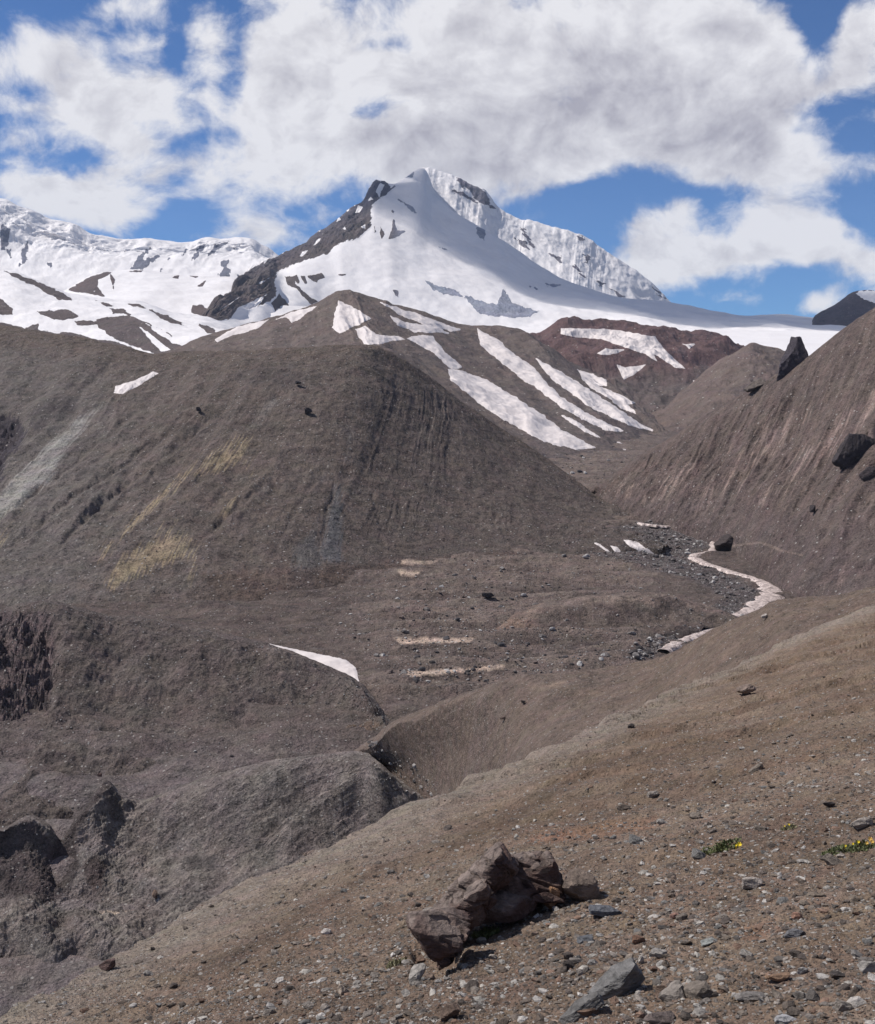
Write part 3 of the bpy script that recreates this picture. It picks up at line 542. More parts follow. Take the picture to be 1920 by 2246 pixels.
# ---- low terrace above the river bed
sk = [(1040,1430,490),(1090,1385,500),(1140,1350,510),(1220,1325,520),(1330,1310,525),(1440,1306,528),(1520,1322,518),(1590,1345,510),(1640,1375,500)]
bs = [(1040,1470,432),(1100,1470,432),(1160,1468,432),(1240,1462,438),(1330,1455,445),(1400,1440,455),(1450,1410,475),(1500,1390,485),(1540,1385,490)]
rows = [[(x + 10, y - 5, D + 60) for x, y, D in sk], [(x, y + 1, D + 30) for x, y, D in sk], sk, [(.5*a[0]+.5*b[0], .5*a[1]+.5*b[1], .5*a[2]+.5*b[2] + 3) for a, b in zip(sk, bs)], bs, [(x, y + 60, D - 10) for x, y, D in bs]]
sk = [(x, y, D * (.975 if x < 1500 else 1.0)) for x, y, D in sk]; rows[2] = sk; rows[0] = [(x, y + 25, D + 45) for x, y, D in sk]
def p_ter(col, X, Y, u, v, P):
    n = fbm(P[..., 0] / 14, P[..., 1] / 14, 113, 4)
    col = blend(col, sstep(n, 0, .5) * .5, (.15, .125, .11)); col = blend(col, sstep(v + n * .6, 1.5, 2.0) * (1 - sstep(v + n * .6, 2.1, 2.5)) * .7, (.18, .15, .13)); col = blend(col, sstep(v + n * .8, 3.2, 3.7) * .75, (.042, .036, .036)); return blend(col, sstep(1.6 - np.abs(u - 1.2) + n, 0, 1) * .5, (.21, .15, .115))
sheet('river_terrace', rows, 240, 420, M_val, (.102, .086, .076), lambda P, u, v: zonly(fbm(P[..., 0] / 25, P[..., 1] / 25, 111, 4, ridged=True) * 1.6 * sstep(v, 1.8, 2.8) + fbm(P[..., 0] / 10, P[..., 1] / 10, 112, 5) * 1.4), p_ter)

# ---- hill at the lower left
def Dz(y, z): return z * F / (CX * 0 + 869 - y)
sk = [(-400,1300,430),(-150,1325,430),(0,1332,430),(60,1322,430),(108,1318,430),(179,1335,430),(244,1352,435),(325,1357,435),(461,1384,430),(596,1416,425),(705,1457,415),(780,1492,400),(824,1538,382),(856,1590,362)]
bs = [(x, y, Dz(y, -z_)) for x, y, z_ in [(-500,1900,112),(-250,1880,112),(-50,1850,112),(0,1835,112),(50,1820,112),(130,1800,112),(220,1770,112),(300,1745,111),(420,1715,110),(560,1685,109),(680,1655,107),(770,1632,104.5),(820,1616,102.5),(862,1608,100.5)]]
rows = [[(x, y + 40, D + 50) for x, y, D in sk], sk, [(x, y + 26, D - 16) for x, y, D in sk], [(.5*a[0]+.5*b[0], .5*a[1]+.5*b[1], .45*a[2]+.55*b[2]) for a, b in zip(sk, bs)], bs, [(x, y + 80, D - 8) for x, y, D in bs]]
CL2 = [(-200,1340),(0,1345),(60,1335),(110,1350),(125,1400),(122,1470),(105,1560),(90,1600),(50,1680),(0,1745),(-200,1800)]
def d_lh2(P, u, v):
    X, Y = proj(P); cl = sstep(polysd(X, Y, CL2), -18, 25); f = sstep(v, .9, 2)
    return zonly(streaks(X, Y, -58, 130, 14, 129, 4) * .3 * f + fbm(P[..., 0] / 26, P[..., 1] / 20, 121, 5) * 4.5 * f + fbm(P[..., 0] / 20 , P[..., 1] / 40, 122, 4, ridged=True) * 1.0 * f + fbm(P[..., 0] / 5, P[..., 1] / 5, 123, 4) * .8 + fbm(P[..., 0] / 14, P[..., 1] / 14, 128, 5, .6, ridged=True) * 1.5 * f
                 - cl * 10 + cl * fbm(P[..., 0] / 8 , P[..., 2] / 9 + P[..., 1] / 12, 124, 5, .6, ridged=True) * 6.5)
def p_lh2(col, X, Y, u, v, P):
    n = fbm(P[..., 0] / 22, P[..., 1] / 22, 125, 5); s_ = fbm(u * 11, v * 1.2, 126, 4)
    col = blend(col, sstep(n, -.05, .5) * .5, (.125, .11, .10)); col = blend(col, sstep(-s_, .05, .6) * .35, (.062, .055, .052))
    k1 = streaks(X, Y, -58, 130, 10, 129, 5); col = blend(col, sstep(k1 + n * .6, .15, .7) * .35, (.155, .138, .124)); col = blend(col, sstep(-k1 + n * .3, .15, .6) * .4, (.055, .049, .047))
    cl = sstep(polysd(X, Y, CL2) + n * 25, -6, 10); sc = fbm((X + Y * .35) / 12, (Y - X * .3) / 45, 127, 5, .6, ridged=True)
    col = blend(col, cl * .9, (.055, .048, .052)); col = blend(col, cl * sstep(sc, .25, .8) * .75, (.155, .125, .125))
    og = polysd(X, Y, [(650,1620),(760,1590),(800,1578),(830,1590),(780,1612),(700,1625)])
    return blend(col, sstep(og + n * 20, -6, 12) * .5, (.17, .12, .08))
sheet('lower_left_hill', rows, 520, 900, M_val, (.098, .086, .079), d_lh2, p_lh2)

# ---- low moraine mound, small cones
sk = [(-400,1850,300),(-150,1835,302),(0,1818,304),(62,1790,306),(105,1808,307),(135,1836,309),(180,1775,312),(233,1716,318),(268,1742,319),(325,1752,318),(434,1712,315),(520,1688,312),(596,1669,310),(700,1657,310),(760,1650,308),(802,1652,305),(830,1672,292),(860,1698,285),(900,1728,272),(950,1766,258)]
bs = [(-450,1990,-118),(-200,1975,-118),(-20,1955,-117),(55,1965,-117),(100,1990,-118),(132,2005,-119),(165,1980,-118),(205,1985,-118),(250,2000,-119),(305,2012,-119),(400,2045,-120),(480,2060,-120),(560,2070,-120),(640,2050,-120),(720,2020,-119),(790,1990,-118),(850,1960,-117),(890,1940,-116),(940,1920,-115),(990,1900,-114)]
bs = [(x, y, Dz(y, z_)) for x, y, z_ in bs]
blg = [0,0,0,-1,0,1,0,-1,0,0,0,0,0,0,0,0,0,0,0,0]
md = [(.5*a[0]+.5*b[0], .5*a[1]+.5*b[1], .5*a[2]+.5*b[2] + g_) for a, b, g_ in zip(sk, bs, blg)]
m2 = [(.2*a[0]+.8*b[0], .25*a[1]+.75*b[1], .2*a[2]+.8*b[2] + g_ * .6) for a, b, g_ in zip(sk, bs, blg)]
rows = [[(x, y + 40, D + 25) for x, y, D in sk], sk, [(x, y + 22, D - 10 + .4 * g_) for (x, y, D), g_ in zip(sk, blg)], md, m2, bs, [(x, y + 70, D - 18) for x, y, D in bs], [(x, y + 160, D - 24) for x, y, D in bs]]
HUMP = [(590,1850),(660,1780),(740,1715),(800,1700),(850,1715),(900,1760),(860,1830),(700,1900),(620,1900)]
def d_lm(P, u, v):
    X, Y = proj(P); h = sstep(polysd(X, Y, HUMP), -25, 50)
    lf = 1 - sstep(X, 330, 480)
    return zonly(h * 3.4 + streaks(X, Y, -30, 190, 11, 143, 4) * .5 * sstep(v, 1.0, 1.8) + lf * sstep(v, 1.0, 1.9) * (fbm(P[..., 0] / 7, P[..., 1] / 9, 141, 5, .55, ridged=True) * 1.3 + fbm(P[..., 0] / 3, P[..., 1] / 3, 142, 4, .6) * .9) + fbm(P[..., 0] / 13, P[..., 1] / 10, 131, 5) * 2.0 * sstep(v, .8, 1.8) + fbm((P[..., 0] + P[..., 1] * .5) / 9, (P[..., 1] - P[..., 0] * .5) / 40, 132, 4, ridged=True) * .8 * sstep(v, 1, 2) + fbm(P[..., 0] / 3, P[..., 1] / 3, 133, 4) * .35)
def p_lm(col, X, Y, u, v, P):
    n = fbm(P[..., 0] / 16, P[..., 1] / 16, 135, 5); s_ = fbm(u * 6 - v * 5, v * 1.5, 136, 4)
    col = blend(col, sstep(s_ + n * .5, -.1, .5) * .5, (.155, .145, .135)); col = blend(col, sstep(-n, .1, .5) * .4, (.075, .07, .066))
    sk_ = streaks(X, Y, -30, 190, 9, 143, 5); sk2 = streaks(X, Y, -62, 120, 8, 144, 4)
    col = blend(col, sstep(sk_ + n * .3, .05, .5) * .55, (.19, .18, .168)); col = blend(col, sstep(-sk_ + n * .3, .1, .6) * .5, (.062, .058, .056)); col = blend(col, sstep(sk2, .15, .6) * .3 * sstep(X, 600, 750), (.17, .155, .14))
    col = blend(col, sstep(-polysd(X, Y, HUMP) * 0 + 7 - linesd(X, Y, [(600,1850),(640,1800),(700,1745),(760,1712),(812,1700),(850,1722)]) + n * 8, 0, 8) * .5, (.21, .195, .18))
    col = col * np.array([1.18, 1.19, 1.19])
    DK = (.040, .033, .034)
    for q, c_ in [([(120,1825),(175,1765),(225,1712),(248,1716),(205,1765),(170,1815),(165,1900),(140,1975),(95,1990),(60,1960),(100,1880)], DK), ([(190,1895),(215,1885),(238,1900),(232,1950),(205,1965),(188,1930)], (.05,.037,.035)), ([(-200,1850),(0,1835),(30,1806),(62,1796),(95,1815),(118,1850),(120,1950),(60,1975),(-200,1990)], (.058,.049,.050)), ([(225,1722),(262,1750),(270,1800),(246,1800),(238,1750)], (.07,.06,.054)), ([(405,1880),(480,1866),(470,1905),(415,1915)], (.055,.052,.05))]:
        col = blend(col, sstep(polysd(X, Y, q) + n * 26, -4, 7) * .8, c_)
    return blend(col, sstep(polysd(X, Y, [(655,1872),(690,1862),(705,1870),(670,1880)]) + n * 6, -2, 3) * .8, (.25, .21, .17))
sheet('low_moraine', rows, 480, 1000, M_val, (.112, .103, .097), d_lm, p_lm)
# ---- spur behind the foreground slope
sk = [(640,1740,352),(740,1672,334),(818,1619,312),(867,1582,292),(960,1544,268),(1041,1514,250),(1139,1484,240),(1285,1471,230),(1394,1456,225),(1480,1429,215),(1556,1385,205),(1664,1337,195),(1702,1318,190),(1827,1306,180),(1920,1288,170),(2300,1210,150)]
bs = [(720,1850,302),(840,1790,298),(890,1750,286),(945,1778,262),(1010,1800,232),(1080,1795,200),(1180,1760,160),(1290,1720,140),(1400,1680,125),(1490,1620,115),(1570,1580,108),(1680,1520,100),(1740,1490,96),(1850,1450,90),(1940,1420,86),(2300,1330,80)]
rows = [[(x, y + 40, D + 60) for x, y, D in sk], sk, [(x, y + 14, D - 12) for x, y, D in sk], [(.55*a[0]+.45*b[0], .55*a[1]+.45*b[1], .52*a[2]+.48*b[2]) for a, b in zip(sk, bs)], bs, [(x, y + 90, D - 6) for x, y, D in bs]]
def p_spur(col, X, Y, u, v, P):
    n = fbm(P[..., 0] / 18, P[..., 1] / 18, 165, 5); s_ = fbm(u * 8 + v, v * .9, 166, 4)
    col = blend(col, sstep(n + s_ * .5, -.1, .5) * .5, (.115, .098, .088)); col = blend(col, sstep(-s_, .1, .5) * .35, (.075, .066, .062)); k1 = streaks(X, Y, -35, 150, 8, 167, 5); col = blend(col, sstep(k1 + n * .3, .05, .5) * .4, (.16, .138, .122)); col = blend(col, sstep(-k1, .15, .6) * .4, (.075, .062, .055))
    col = blend(col, sstep(X, 1050, 1500) * .55, (.135, .108, .084))
    col = blend(col, sstep(polysd(X, Y, [(1150,1502),(1260,1492),(1230,1508),(1170,1514)]) + n * 10, -2, 8) * .6, (.20, .16, .13))
    return blend(col, sstep(polysd(X, Y, [(862,1588),(960,1548),(1040,1520),(1030,1532),(950,1562),(880,1590)]) + n * 10, -2, 8) * .4, (.19, .15, .12))
sheet('valley_spur', rows, 420, 900, M_near, (.120, .099, .083), lambda P, u, v: zonly(fbm(P[..., 0] / 22, P[..., 1] / 22, 161, 5) * 1.9 * sstep(v, .9, 1.7) + fbm((P[..., 0] * .9 + P[..., 1] * .3) / 12, P[..., 1] / 45, 162, 4, ridged=True) * .5 * sstep(v, 1.1, 2) + fbm(P[..., 0] / 2, P[..., 1] / 2, 163, 4) * .2 + fbm(P[..., 0] / 7, P[..., 1] / 9, 164, 5, .6) * .55), p_spur)

# ---- foreground slope: tilted plane that rolls over at its far edge
EX = [-900,-300,54,217,434,705,960,1231,1394,1502,1610,1773,1920,2400,3200]; EY = [3100,2470,2246,2146,2015,1880,1768,1647,1576,1522,1479,1396,1336,1200,1000]
EDX = [-900,-300,54,217,434,705,960,1231,1394,1502,1610,1773,1920,2400,3200]; EDD = [3,5.5,8.2,9.8,12,14.5,17,23,29,36,44,60,74,95,110]
def fore_z(x, D):
    """height of the foreground slope at world x and depth D"""
    px = CX + F * x / D * 1.0
    De = np.interp(px, EDX, EDD); Ze = -(np.interp(px, EX, EY) - 869) / F
    t = D / De
    z0 = -1.6 + .228 * x - .25 * D; zc = -1.6 + .228 * (px - CX) / F * De - .25 * De
    corr = (Ze * De - zc)
    z = z0 + corr * np.clip(t, 0, 1) ** 2
    zb = Ze * De + (Ze - .22) * (D - De) - .0010 * np.clip(D - De, 0, 400) ** 1.6
    return np.where(t < 1, z, zb)
R1, K1 = 1500, 1050
cx = np.concatenate([np.linspace(-900, -120, 50)[:-1], np.linspace(-120, 2040, 900), np.linspace(2040, 3200, 103)[1:]]); K1 = len(cx)
De = np.interp(cx, EDX, EDD)
tt = np.concatenate([np.linspace(0, 1, 1150)[:-1], 1 + np.linspace(0, 1, 150)[1:]]); R1 = len(tt)
T, XX = np.meshgrid(tt, cx, indexing='ij'); DD = np.where(T < 1, .9 * (De[None, :] / .9) ** T, De[None, :] * (1 + (np.maximum(T - 1, 0) ** 2) * 7)); T = DD / De[None, :]
WX = (XX - CX) / F * DD; Z = fore_z(WX, DD)
amp = np.clip(DD / 12, .25, 2.2)
rip = streaks(WX, DD, 18, 2.4, .55, 171, 4)
Z += fbm(WX / 3.5, DD / 3.5, 172, 4) * .10 * amp + rip * .055 * amp + fbm(WX / .5, DD / .5, 173, 5, .6) * .042 + fbm(WX / .12, DD / .12, 174, 3, .6) * .016 * (DD < 30)
bench = fbm(WX / 6, (DD + WX * .4) / 1.3, 175, 3); Z += sstep(bench, .1, .3) * .07 * amp
P = np.stack([WX, DD, Z], -1); X, Y = proj(P)
Xq, Yq = proj(P); P[..., 2] -= .09 * sstep(polysd(Xq, Yq, [(905,2075),(960,2060),(1010,2080),(1015,2115),(960,2140),(915,2125)]), -14, 14)  # hollow added under the boulder head to deepen the shadow there
n = fbm(WX / 2.2, DD / 2.2, 176, 5); n2 = fbm(WX / .45, DD / .45, 177, 4)
col = np.broadcast_to(np.array([.150, .116, .088]), P.shape).copy()
col = blend(col, sstep(n + n2 * .4, -.1, .45) * .6, (.20, .165, .132)); col = blend(col, sstep(-n + rip * .8, .1, .6) * .5, (.098, .073, .054))
col = blend(col, sstep(1 - T + n * .15, .0, .55) * 0 + (1 - sstep(1 - T + n * .12, .05, .35)) * .8, (.21, .19, .165))
for q in [[(1130,1830),(1200,1815),(1290,1805),(1440,1790),(1430,1820),(1300,1845),(1180,1860)], [(1620,2040),(1700,2020),(1680,2060),(1640,2070)]]:
    col = blend(col, sstep(polysd(X, Y, q) + n2 * 22, -8, 14) * .6, (.21, .125, .085))
for q in [[(960,1860),(1100,1790),(1240,1690),(1400,1640),(1430,1650),(1280,1710),(1130,1810),(980,1880)], [(420,2130),(620,2020),(860,1880),(880,1885),(640,2040),(440,2150)]]:
    col = blend(col, sstep(polysd(X, Y, q) + n2 * 22, -6, 12) * .5, (.075, .055, .042))
o = set_mesh('scree_slope', P.reshape(-1, 3), grid_faces(R1, K1), M_fore, attrs={'Col': col.reshape(-1, 3) * np.array([1.29, 1.18, 1.12]), 'snow': np.zeros(R1 * K1)}); o['kind'] = 'structure'
LAY['scree_slope'] = dict(P=P, X=X, Y=Y, o=o, R=R1, K=K1)

# ------------------------------------------------------------------ passing cloud that shades the snow face, haze over everything
import bmesh
def volume_mat(name, dens, col, an=0.2):
    m = bpy.data.materials.new(name); m.use_nodes = True; t = NT(m.node_tree)
    pv = t.n('ShaderNodeVolumePrincipled'); pv.inputs['Density'].default_value = dens; pv.inputs['Color'].default_value = rgb(*col); pv.inputs['Anisotropy'].default_value = an
    o = t.n('ShaderNodeOutputMaterial'); t.put(o.inputs['Volume'], pv.outputs[0]); return m
bm = bmesh.new(); bmesh.ops.create_icosphere(bm, subdivisions=5, radius=1); V0 = np.array([v.co[:] for v in bm.verts]); F0 = np.array([[v.index for v in f.verts] for f in bm.faces]); bm.free()
lum = V0 * (1 + fbm(V0[:, 0] * 3 + V0[:, 2], V0[:, 1] * 3 - V0[:, 2], 801, 5, .55) * .55)[:, None]
A_, B_ = at(np.array([985, 1800]), np.array([470, 700]), np.array([6300, 5100]))
dr = (B_ - A_); Lh = np.linalg.norm(dr) / 2; ang = math.atan2(dr[1], dr[0]); mid_ = (A_ + B_) / 2
cl = lum * np.array([Lh * 1.12, 520, 230]); cl = np.stack([cl[:, 0] * math.cos(ang) - cl[:, 1] * math.sin(ang), cl[:, 0] * math.sin(ang) + cl[:, 1] * math.cos(ang), cl[:, 2]], -1)
o = set_mesh('cloud', cl, F0, volume_mat('cloud_vapour', .0058, (.95, .95, .97))); o.location = mid_ + np.array(sdir) * 3400; o['kind'] = 'structure'
hz = set_mesh('haze', np.array([[x, y, z] for x in (-15500, 15500) for y in (-15500, 15500) for z in (-260, 2300)], float), np.array([[0,1,3,2],[4,6,7,5],[0,4,5,1],[2,3,7,6],[0,2,6,4],[1,5,7,3]]), volume_mat('haze_air', 1.8e-5, (.62, .76, 1.0), 0.0), smooth=False); hz['kind'] = 'stuff'

# ------------------------------------------------------------------ finding a spot on a sheet
def surf(name, px, py, vmin=None):
    L = LAY[name]; d = (L['X'] - px) ** 2 + (L['Y'] - py) ** 2
    if 'v' in L: d = np.where(L['v'] < (1.0 if vmin is None else vmin), 1e12, d)
    i = np.argmin(d); q = L['P'].reshape(-1, 3)
    near = d.ravel()[i]
    c = np.flatnonzero(d.ravel() < near + (1.5 if name == 'scree_slope' else 16)); c = c[np.argsort(q[c, 1])][0] if len(c) else i     # the nearest to the viewer of those under the pixel
    return q[c].copy()

# ------------------------------------------------------------------ snow patches
def snow_mat():
    m = bpy.data.materials.new('old_snow'); m.use_nodes = True; t = NT(m.node_tree)
    pos = t.n('ShaderNodeTexCoord').outputs['Object']
    a = t.noise(pos, .03, 5, .6, .4); b_ = t.noise(pos, .35, 5, .7)
    c = t.mix(a, rgb(.50, .44, .42), rgb(.70, .64, .615)); c = t.mix(t.ss(b_, .55, .75, 0, .35), c, rgb(.42, .37, .35))
    b = t.n('ShaderNodeBsdfPrincipled'); t.put(b.inputs['Base Color'], c); b.inputs['Roughness'].default_value = .65
    bp = t.n('ShaderNodeBump'); bp.inputs['Strength'].default_value = .35; bp.inputs['Distance'].default_value = .6; t.put(bp.inputs['Height'], t.noise(pos, .2, 5, .6)); t.put(b.inputs['Normal'], bp.outputs[0])
    o = t.n('ShaderNodeOutputMaterial'); t.put(o.inputs[0], b.outputs[0]); return m
M_snow = snow_mat()
def snow_patch(layer, poly, label, seed=0, amp=4, group=None, name='snow_patch', thick=1.0, vlo=1.0):
    L = LAY[layer]; X, Y, P, v = L['X'], L['Y'], L['P'], L['v']
    poly = np.asarray(poly, float); m = (polysd(X, Y, poly) > -14) & (v >= vlo)
    if not m.any(): print('EMPTY patch', label); return
    r = np.flatnonzero(m.any(1)); c = np.flatnonzero(m.any(0)); r0, r1, q0, q1 = max(r[0] - 1, 0), min(r[-1] + 2, L['R']), max(c[0] - 1, 0), min(c[-1] + 2, L['K'])
    S = P[r0:r1, q0:q1]
    def up(A, k, ax):
        A = np.moveaxis(A, ax, 0); n = A.shape[0]; t = np.linspace(0, n - 1, (n - 1) * k + 1); i = np.minimum(t.astype(int), n - 2); f = (t - i).reshape((-1,) + (1,) * (A.ndim - 1))
        return np.moveaxis(A[i] * (1 - f) + A[i + 1] * f, 0, ax)
    sx = np.nanmax(np.abs(np.diff(proj(S)[0], axis=1))) if S.shape[1] > 1 else 1; sy = np.nanmax(np.abs(np.diff(proj(S)[1], axis=0)))
    S = up(up(S, int(np.clip(np.ceil(sx / 1.3), 1, 5)), 1), int(np.clip(np.ceil(sy / 1.3), 1, 5)), 0)
    x, y = proj(S); sd = polysd(x, y, poly) + fbm(x / 18, y / 12, seed + 300, 4, .5) * amp * .9
    th = S[..., 1].mean() * .0009 * thick
    h = np.where(sd > 0, np.minimum(sd / 7, 1) * .7 + .12, .12 + sd / 3.0) * th
    S = S + zonly(h)
    f = grid_faces(*S.shape[:2]); ok = (sd.ravel() > -3)[f].all(1); f = f[ok]
    if not len(f): print('EMPTY patch', label); return
    used, inv = np.unique(f, return_inverse=True)
    o = set_mesh(name, S.reshape(-1, 3)[used], inv.reshape(f.shape), M_snow)
    tag(o, label, 'snow patch', group or 'old snow patches on the debris slopes'); return o
MR = 'moraine_ridge'
PATCH = [
 (MR, [(743,660),(775,674),(816,698),(780,714),(745,733),(729,719),(734,687)], 'triangular white snow patch on the front of the pointed brown hill'),
 (MR, [(472,744),(520,717),(591,700),(566,719),(520,733),(477,749)], 'long tapering snow patch low on the left flank of the pointed hill'),
 (MR, [(607,700),(640,684),(698,670),(667,692),(640,708),(629,695)], 'small wedge of snow on the left shoulder of the pointed hill'),
 (MR, [(780,722),(802,715),(824,733),(878,739),(890,744),(845,751),(802,759),(788,738)], 'hooked snow patch below the triangular one on the pointed hill'),
 (MR, [(835,663),(894,681),(960,704),(1010,722),(990,726),(943,714),(889,697)], 'thin upper snow strip running right from the pointed summit'),
 (MR, [(856,692),(889,707),(960,717),(985,731),(910,728),(873,713)], 'second snow strip under the thin one right of the pointed summit'),
 (MR, [(892,742),(920,735),(948,736),(970,765),(1015,806),(992,812),(950,772),(915,754)], 'bent snow band linking the hill crest to the broad snow tongue'),
 (MR, [(982,809),(1009,811),(1068,833),(1139,876),(1188,908),(1231,941),(1307,982),(1264,986),(1193,968),(1123,930),(1068,898),(1025,862),(990,835)], 'broadest snow tongue, lowest of the streaks down the ridge'),
 (MR, [(1047,720),(1063,730),(1095,746),(1123,773),(1166,801),(1199,840),(1231,870),(1285,905),(1372,946),(1340,946),(1285,924),(1231,892),(1180,852),(1150,835),(1123,812),(1090,787),(1055,757)], 'long curving snow streak that starts at the ridge crest'),
 (MR, [(1177,787),(1225,811),(1285,849),(1334,881),(1383,914),(1431,944),(1393,937),(1339,913),(1296,894),(1253,862),(1215,835),(1193,812)], 'snow streak right of the long curving one, reaching the valley foot'),
 (MR, [(1266,809),(1329,833),(1334,848),(1312,846),(1372,870),(1394,884),(1377,887),(1404,913),(1361,894),(1334,872),(1296,851),(1280,835)], 'ragged snow streak farthest right on the moraine ridge'),
 (MR, [(1224,906),(1264,923),(1318,960),(1285,948)], 'thin snow sliver between two long streaks'),
 (MR, [(1354,970),(1380,972),(1384,990),(1370,988)], 'tiny snow patch at the foot of the streaked ridge'),
 ('red_hill', [(1231,720),(1339,722),(1437,738),(1459,768),(1505,809),(1480,805),(1448,784),(1432,774),(1442,792),(1415,776),(1372,762),(1318,743),(1264,740),(1231,732)], 'wide snow field draped over the top of the dark reddish hill'),
 ('red_hill', [(1310,775),(1329,764),(1371,767),(1339,779)], 'small oval snow patch high on the reddish hill'),
 ('red_hill', [(1354,800),(1372,806),(1416,800),(1394,820),(1369,833)], 'V shaped snow patch in the middle of the reddish hill'),
 ('red_hill', [(1497,754),(1524,755),(1513,764)], 'tiny snow spot near the right top of the reddish hill'),
 ('red_hill', [(1522,835),(1562,838),(1551,857),(1529,854)], 'upper of two small snow patches by the brown hill'),
 ('red_hill', [(1523,859),(1549,857),(1566,888),(1551,895)], 'lower of two small snow patches by the brown hill'),
 ('debris_mound', [(249,862),(254,847),(293,835),(336,815),(347,819),(304,845),(271,863)], 'spoon shaped snow patch near the crest of the big debris mound'),
 ('debris_mound', [(1305,1191),(1318,1194),(1340,1211),(1330,1209)], 'thin snow sliver at the right foot of the mound, left of two others'),
 ('debris_mound', [(1339,1197),(1356,1200),(1365,1214),(1350,1210)], 'smallest snow spot between two others at the mound foot'),
 ('debris_mound', [(1368,1184),(1394,1187),(1438,1215),(1421,1217),(1383,1199)], 'largest of three small snow strips at the right foot of the mound'),
 ('valley_floor', [(592,1412),(623,1419),(694,1434),(759,1447),(781,1466),(788,1496),(748,1500),(694,1475),(640,1455)], 'curved white snow patch along the right edge of the lower left hill'),
]
for i, (ly, poly, lab) in enumerate(PATCH): snow_patch(ly, poly, lab, i, 3.0 if ly != MR else 4.5, vlo=.9 if ly == 'lower_left_hill' else 1.0)

# ------------------------------------------------------------------ river
def river_mat():
    m = bpy.data.materials.new('silty_water'); m.use_nodes = True; t = NT(m.node_tree)
    pos = t.n('ShaderNodeTexCoord').outputs['Object']
    a = t.noise(pos, .45, 7, .8, 1.0)
    c = t.mix(t.ss(a, .37, .60), rgb(.13, .09, .075), rgb(.74, .62, .56))
    b = t.n('ShaderNodeBsdfPrincipled'); t.put(b.inputs['Base Color'], c); b.inputs['Roughness'].default_value = .35
    bp = t.n('ShaderNodeBump'); bp.inputs['Strength'].default_value = .8; bp.inputs['Distance'].default_value = .4; t.put(bp.inputs['Height'], t.noise(pos, 1.2, 5, .7)); t.put(b.inputs['Normal'], bp.outputs[0])
    o = t.n('ShaderNodeOutputMaterial'); t.put(o.inputs[0], b.outputs[0]); return m
RV = [(1385,1141,4),(1410,1147,5),(1448,1152,6),(1480,1154,7),(1529,1162,9),(1556,1176,9),(1568,1192,8),(1560,1207,7),(1522,1216,9),(1535,1227,9),(1560,1238,9),(1610,1254,10),(1650,1266,11),(1685,1282,16),(1690,1300,24),(1672,1318,24),(1650,1333,18),(1620,1346,14),(1585,1362,12),(1555,1380,13),(1520,1395,14),(1485,1408,15),(1455,1424,12)]
c_ = catmull([(x, y) for x, y, _ in RV], 360); wd = catmull([[w_] for _, _, w_ in RV], 360)[:, 0]
def plane_pt(x, y, z): r = ray(x, y); return r * (z / r[..., 2])[..., None]
zv = np.array([surf('valley_floor', x, y)[2] for x, y in c_[::6]]); zv = np.interp(np.arange(360), np.arange(0, 360, 6), np.convolve(np.pad(zv, 4, 'edge'), np.ones(9) / 9, 'valid'))
cen = plane_pt(c_[:, 0], c_[:, 1], zv + .9)
tg = np.gradient(cen, axis=0); tg[:, 2] = 0; tg /= np.linalg.norm(tg, axis=1)[:, None]; nr = np.stack([tg[:, 1], -tg[:, 0], 0 * tg[:, 0]], -1)
W = wd * cen[:, 1] / F * 1.25
s_ = np.linspace(-1, 1, 13); jag = fbm(np.arange(360) / 5, np.zeros(360), 501, 3); jag2 = fbm(np.arange(360) / 5, np.ones(360) * 9, 502, 3)
V = cen[:, None, :] + nr[:, None, :] * (s_[None, :] * W[:, None] * (1 + 1.1 * np.where(s_[None, :] > 0, jag[:, None], jag2[:, None])))[..., None]
V[..., 2] += -.9 * np.abs(s_[None, :]) ** 4 * 1.6
o = set_mesh('river', V.reshape(-1, 3), grid_faces(360, 13), river_mat()); o['kind'] = 'structure'

# ------------------------------------------------------------------ rocks
def ico(sub):
    import bmesh
    bm = bmesh.new(); bmesh.ops.create_icosphere(bm, subdivisions=sub, radius=1)
    V = np.array([v.co[:] for v in bm.verts]); Fc = np.array([[v.index for v in f.verts] for f in bm.faces]); bm.free(); return V, Fc
ICO = {k: ico(k) for k in (1, 2, 3, 4, 5)}
def rock_dirs(sub, seed, planes=13, jag=.0, rough=.0):
    """angular stone: unit sphere cut back by random planes, then roughened"""
    r = np.random.default_rng(seed); V, Fc = ICO[sub]; N = r.normal(size=(planes, 3)); N /= np.linalg.norm(N, axis=1)[:, None]
    N = np.concatenate([N, [[1,0,0],[-1,0,0],[0,1,0],[0,-1,0],[0,0,1],[0,0,-1]]]); d = np.concatenate([r.uniform(.62, .95, planes), np.full(6, 1.0)])
    k = V @ N.T; rad = np.min(np.where(k > .05, d / np.maximum(k, .05), 9), axis=1)
    W = V * rad[:, None]
    if rough:
        W = W + V * (fbm(W[:, 0] * 2.2 + W[:, 2] * 1.3 + seed, W[:, 1] * 2.2 - W[:, 2], seed, 5, .6) * rough)[:, None]
    return W, Fc
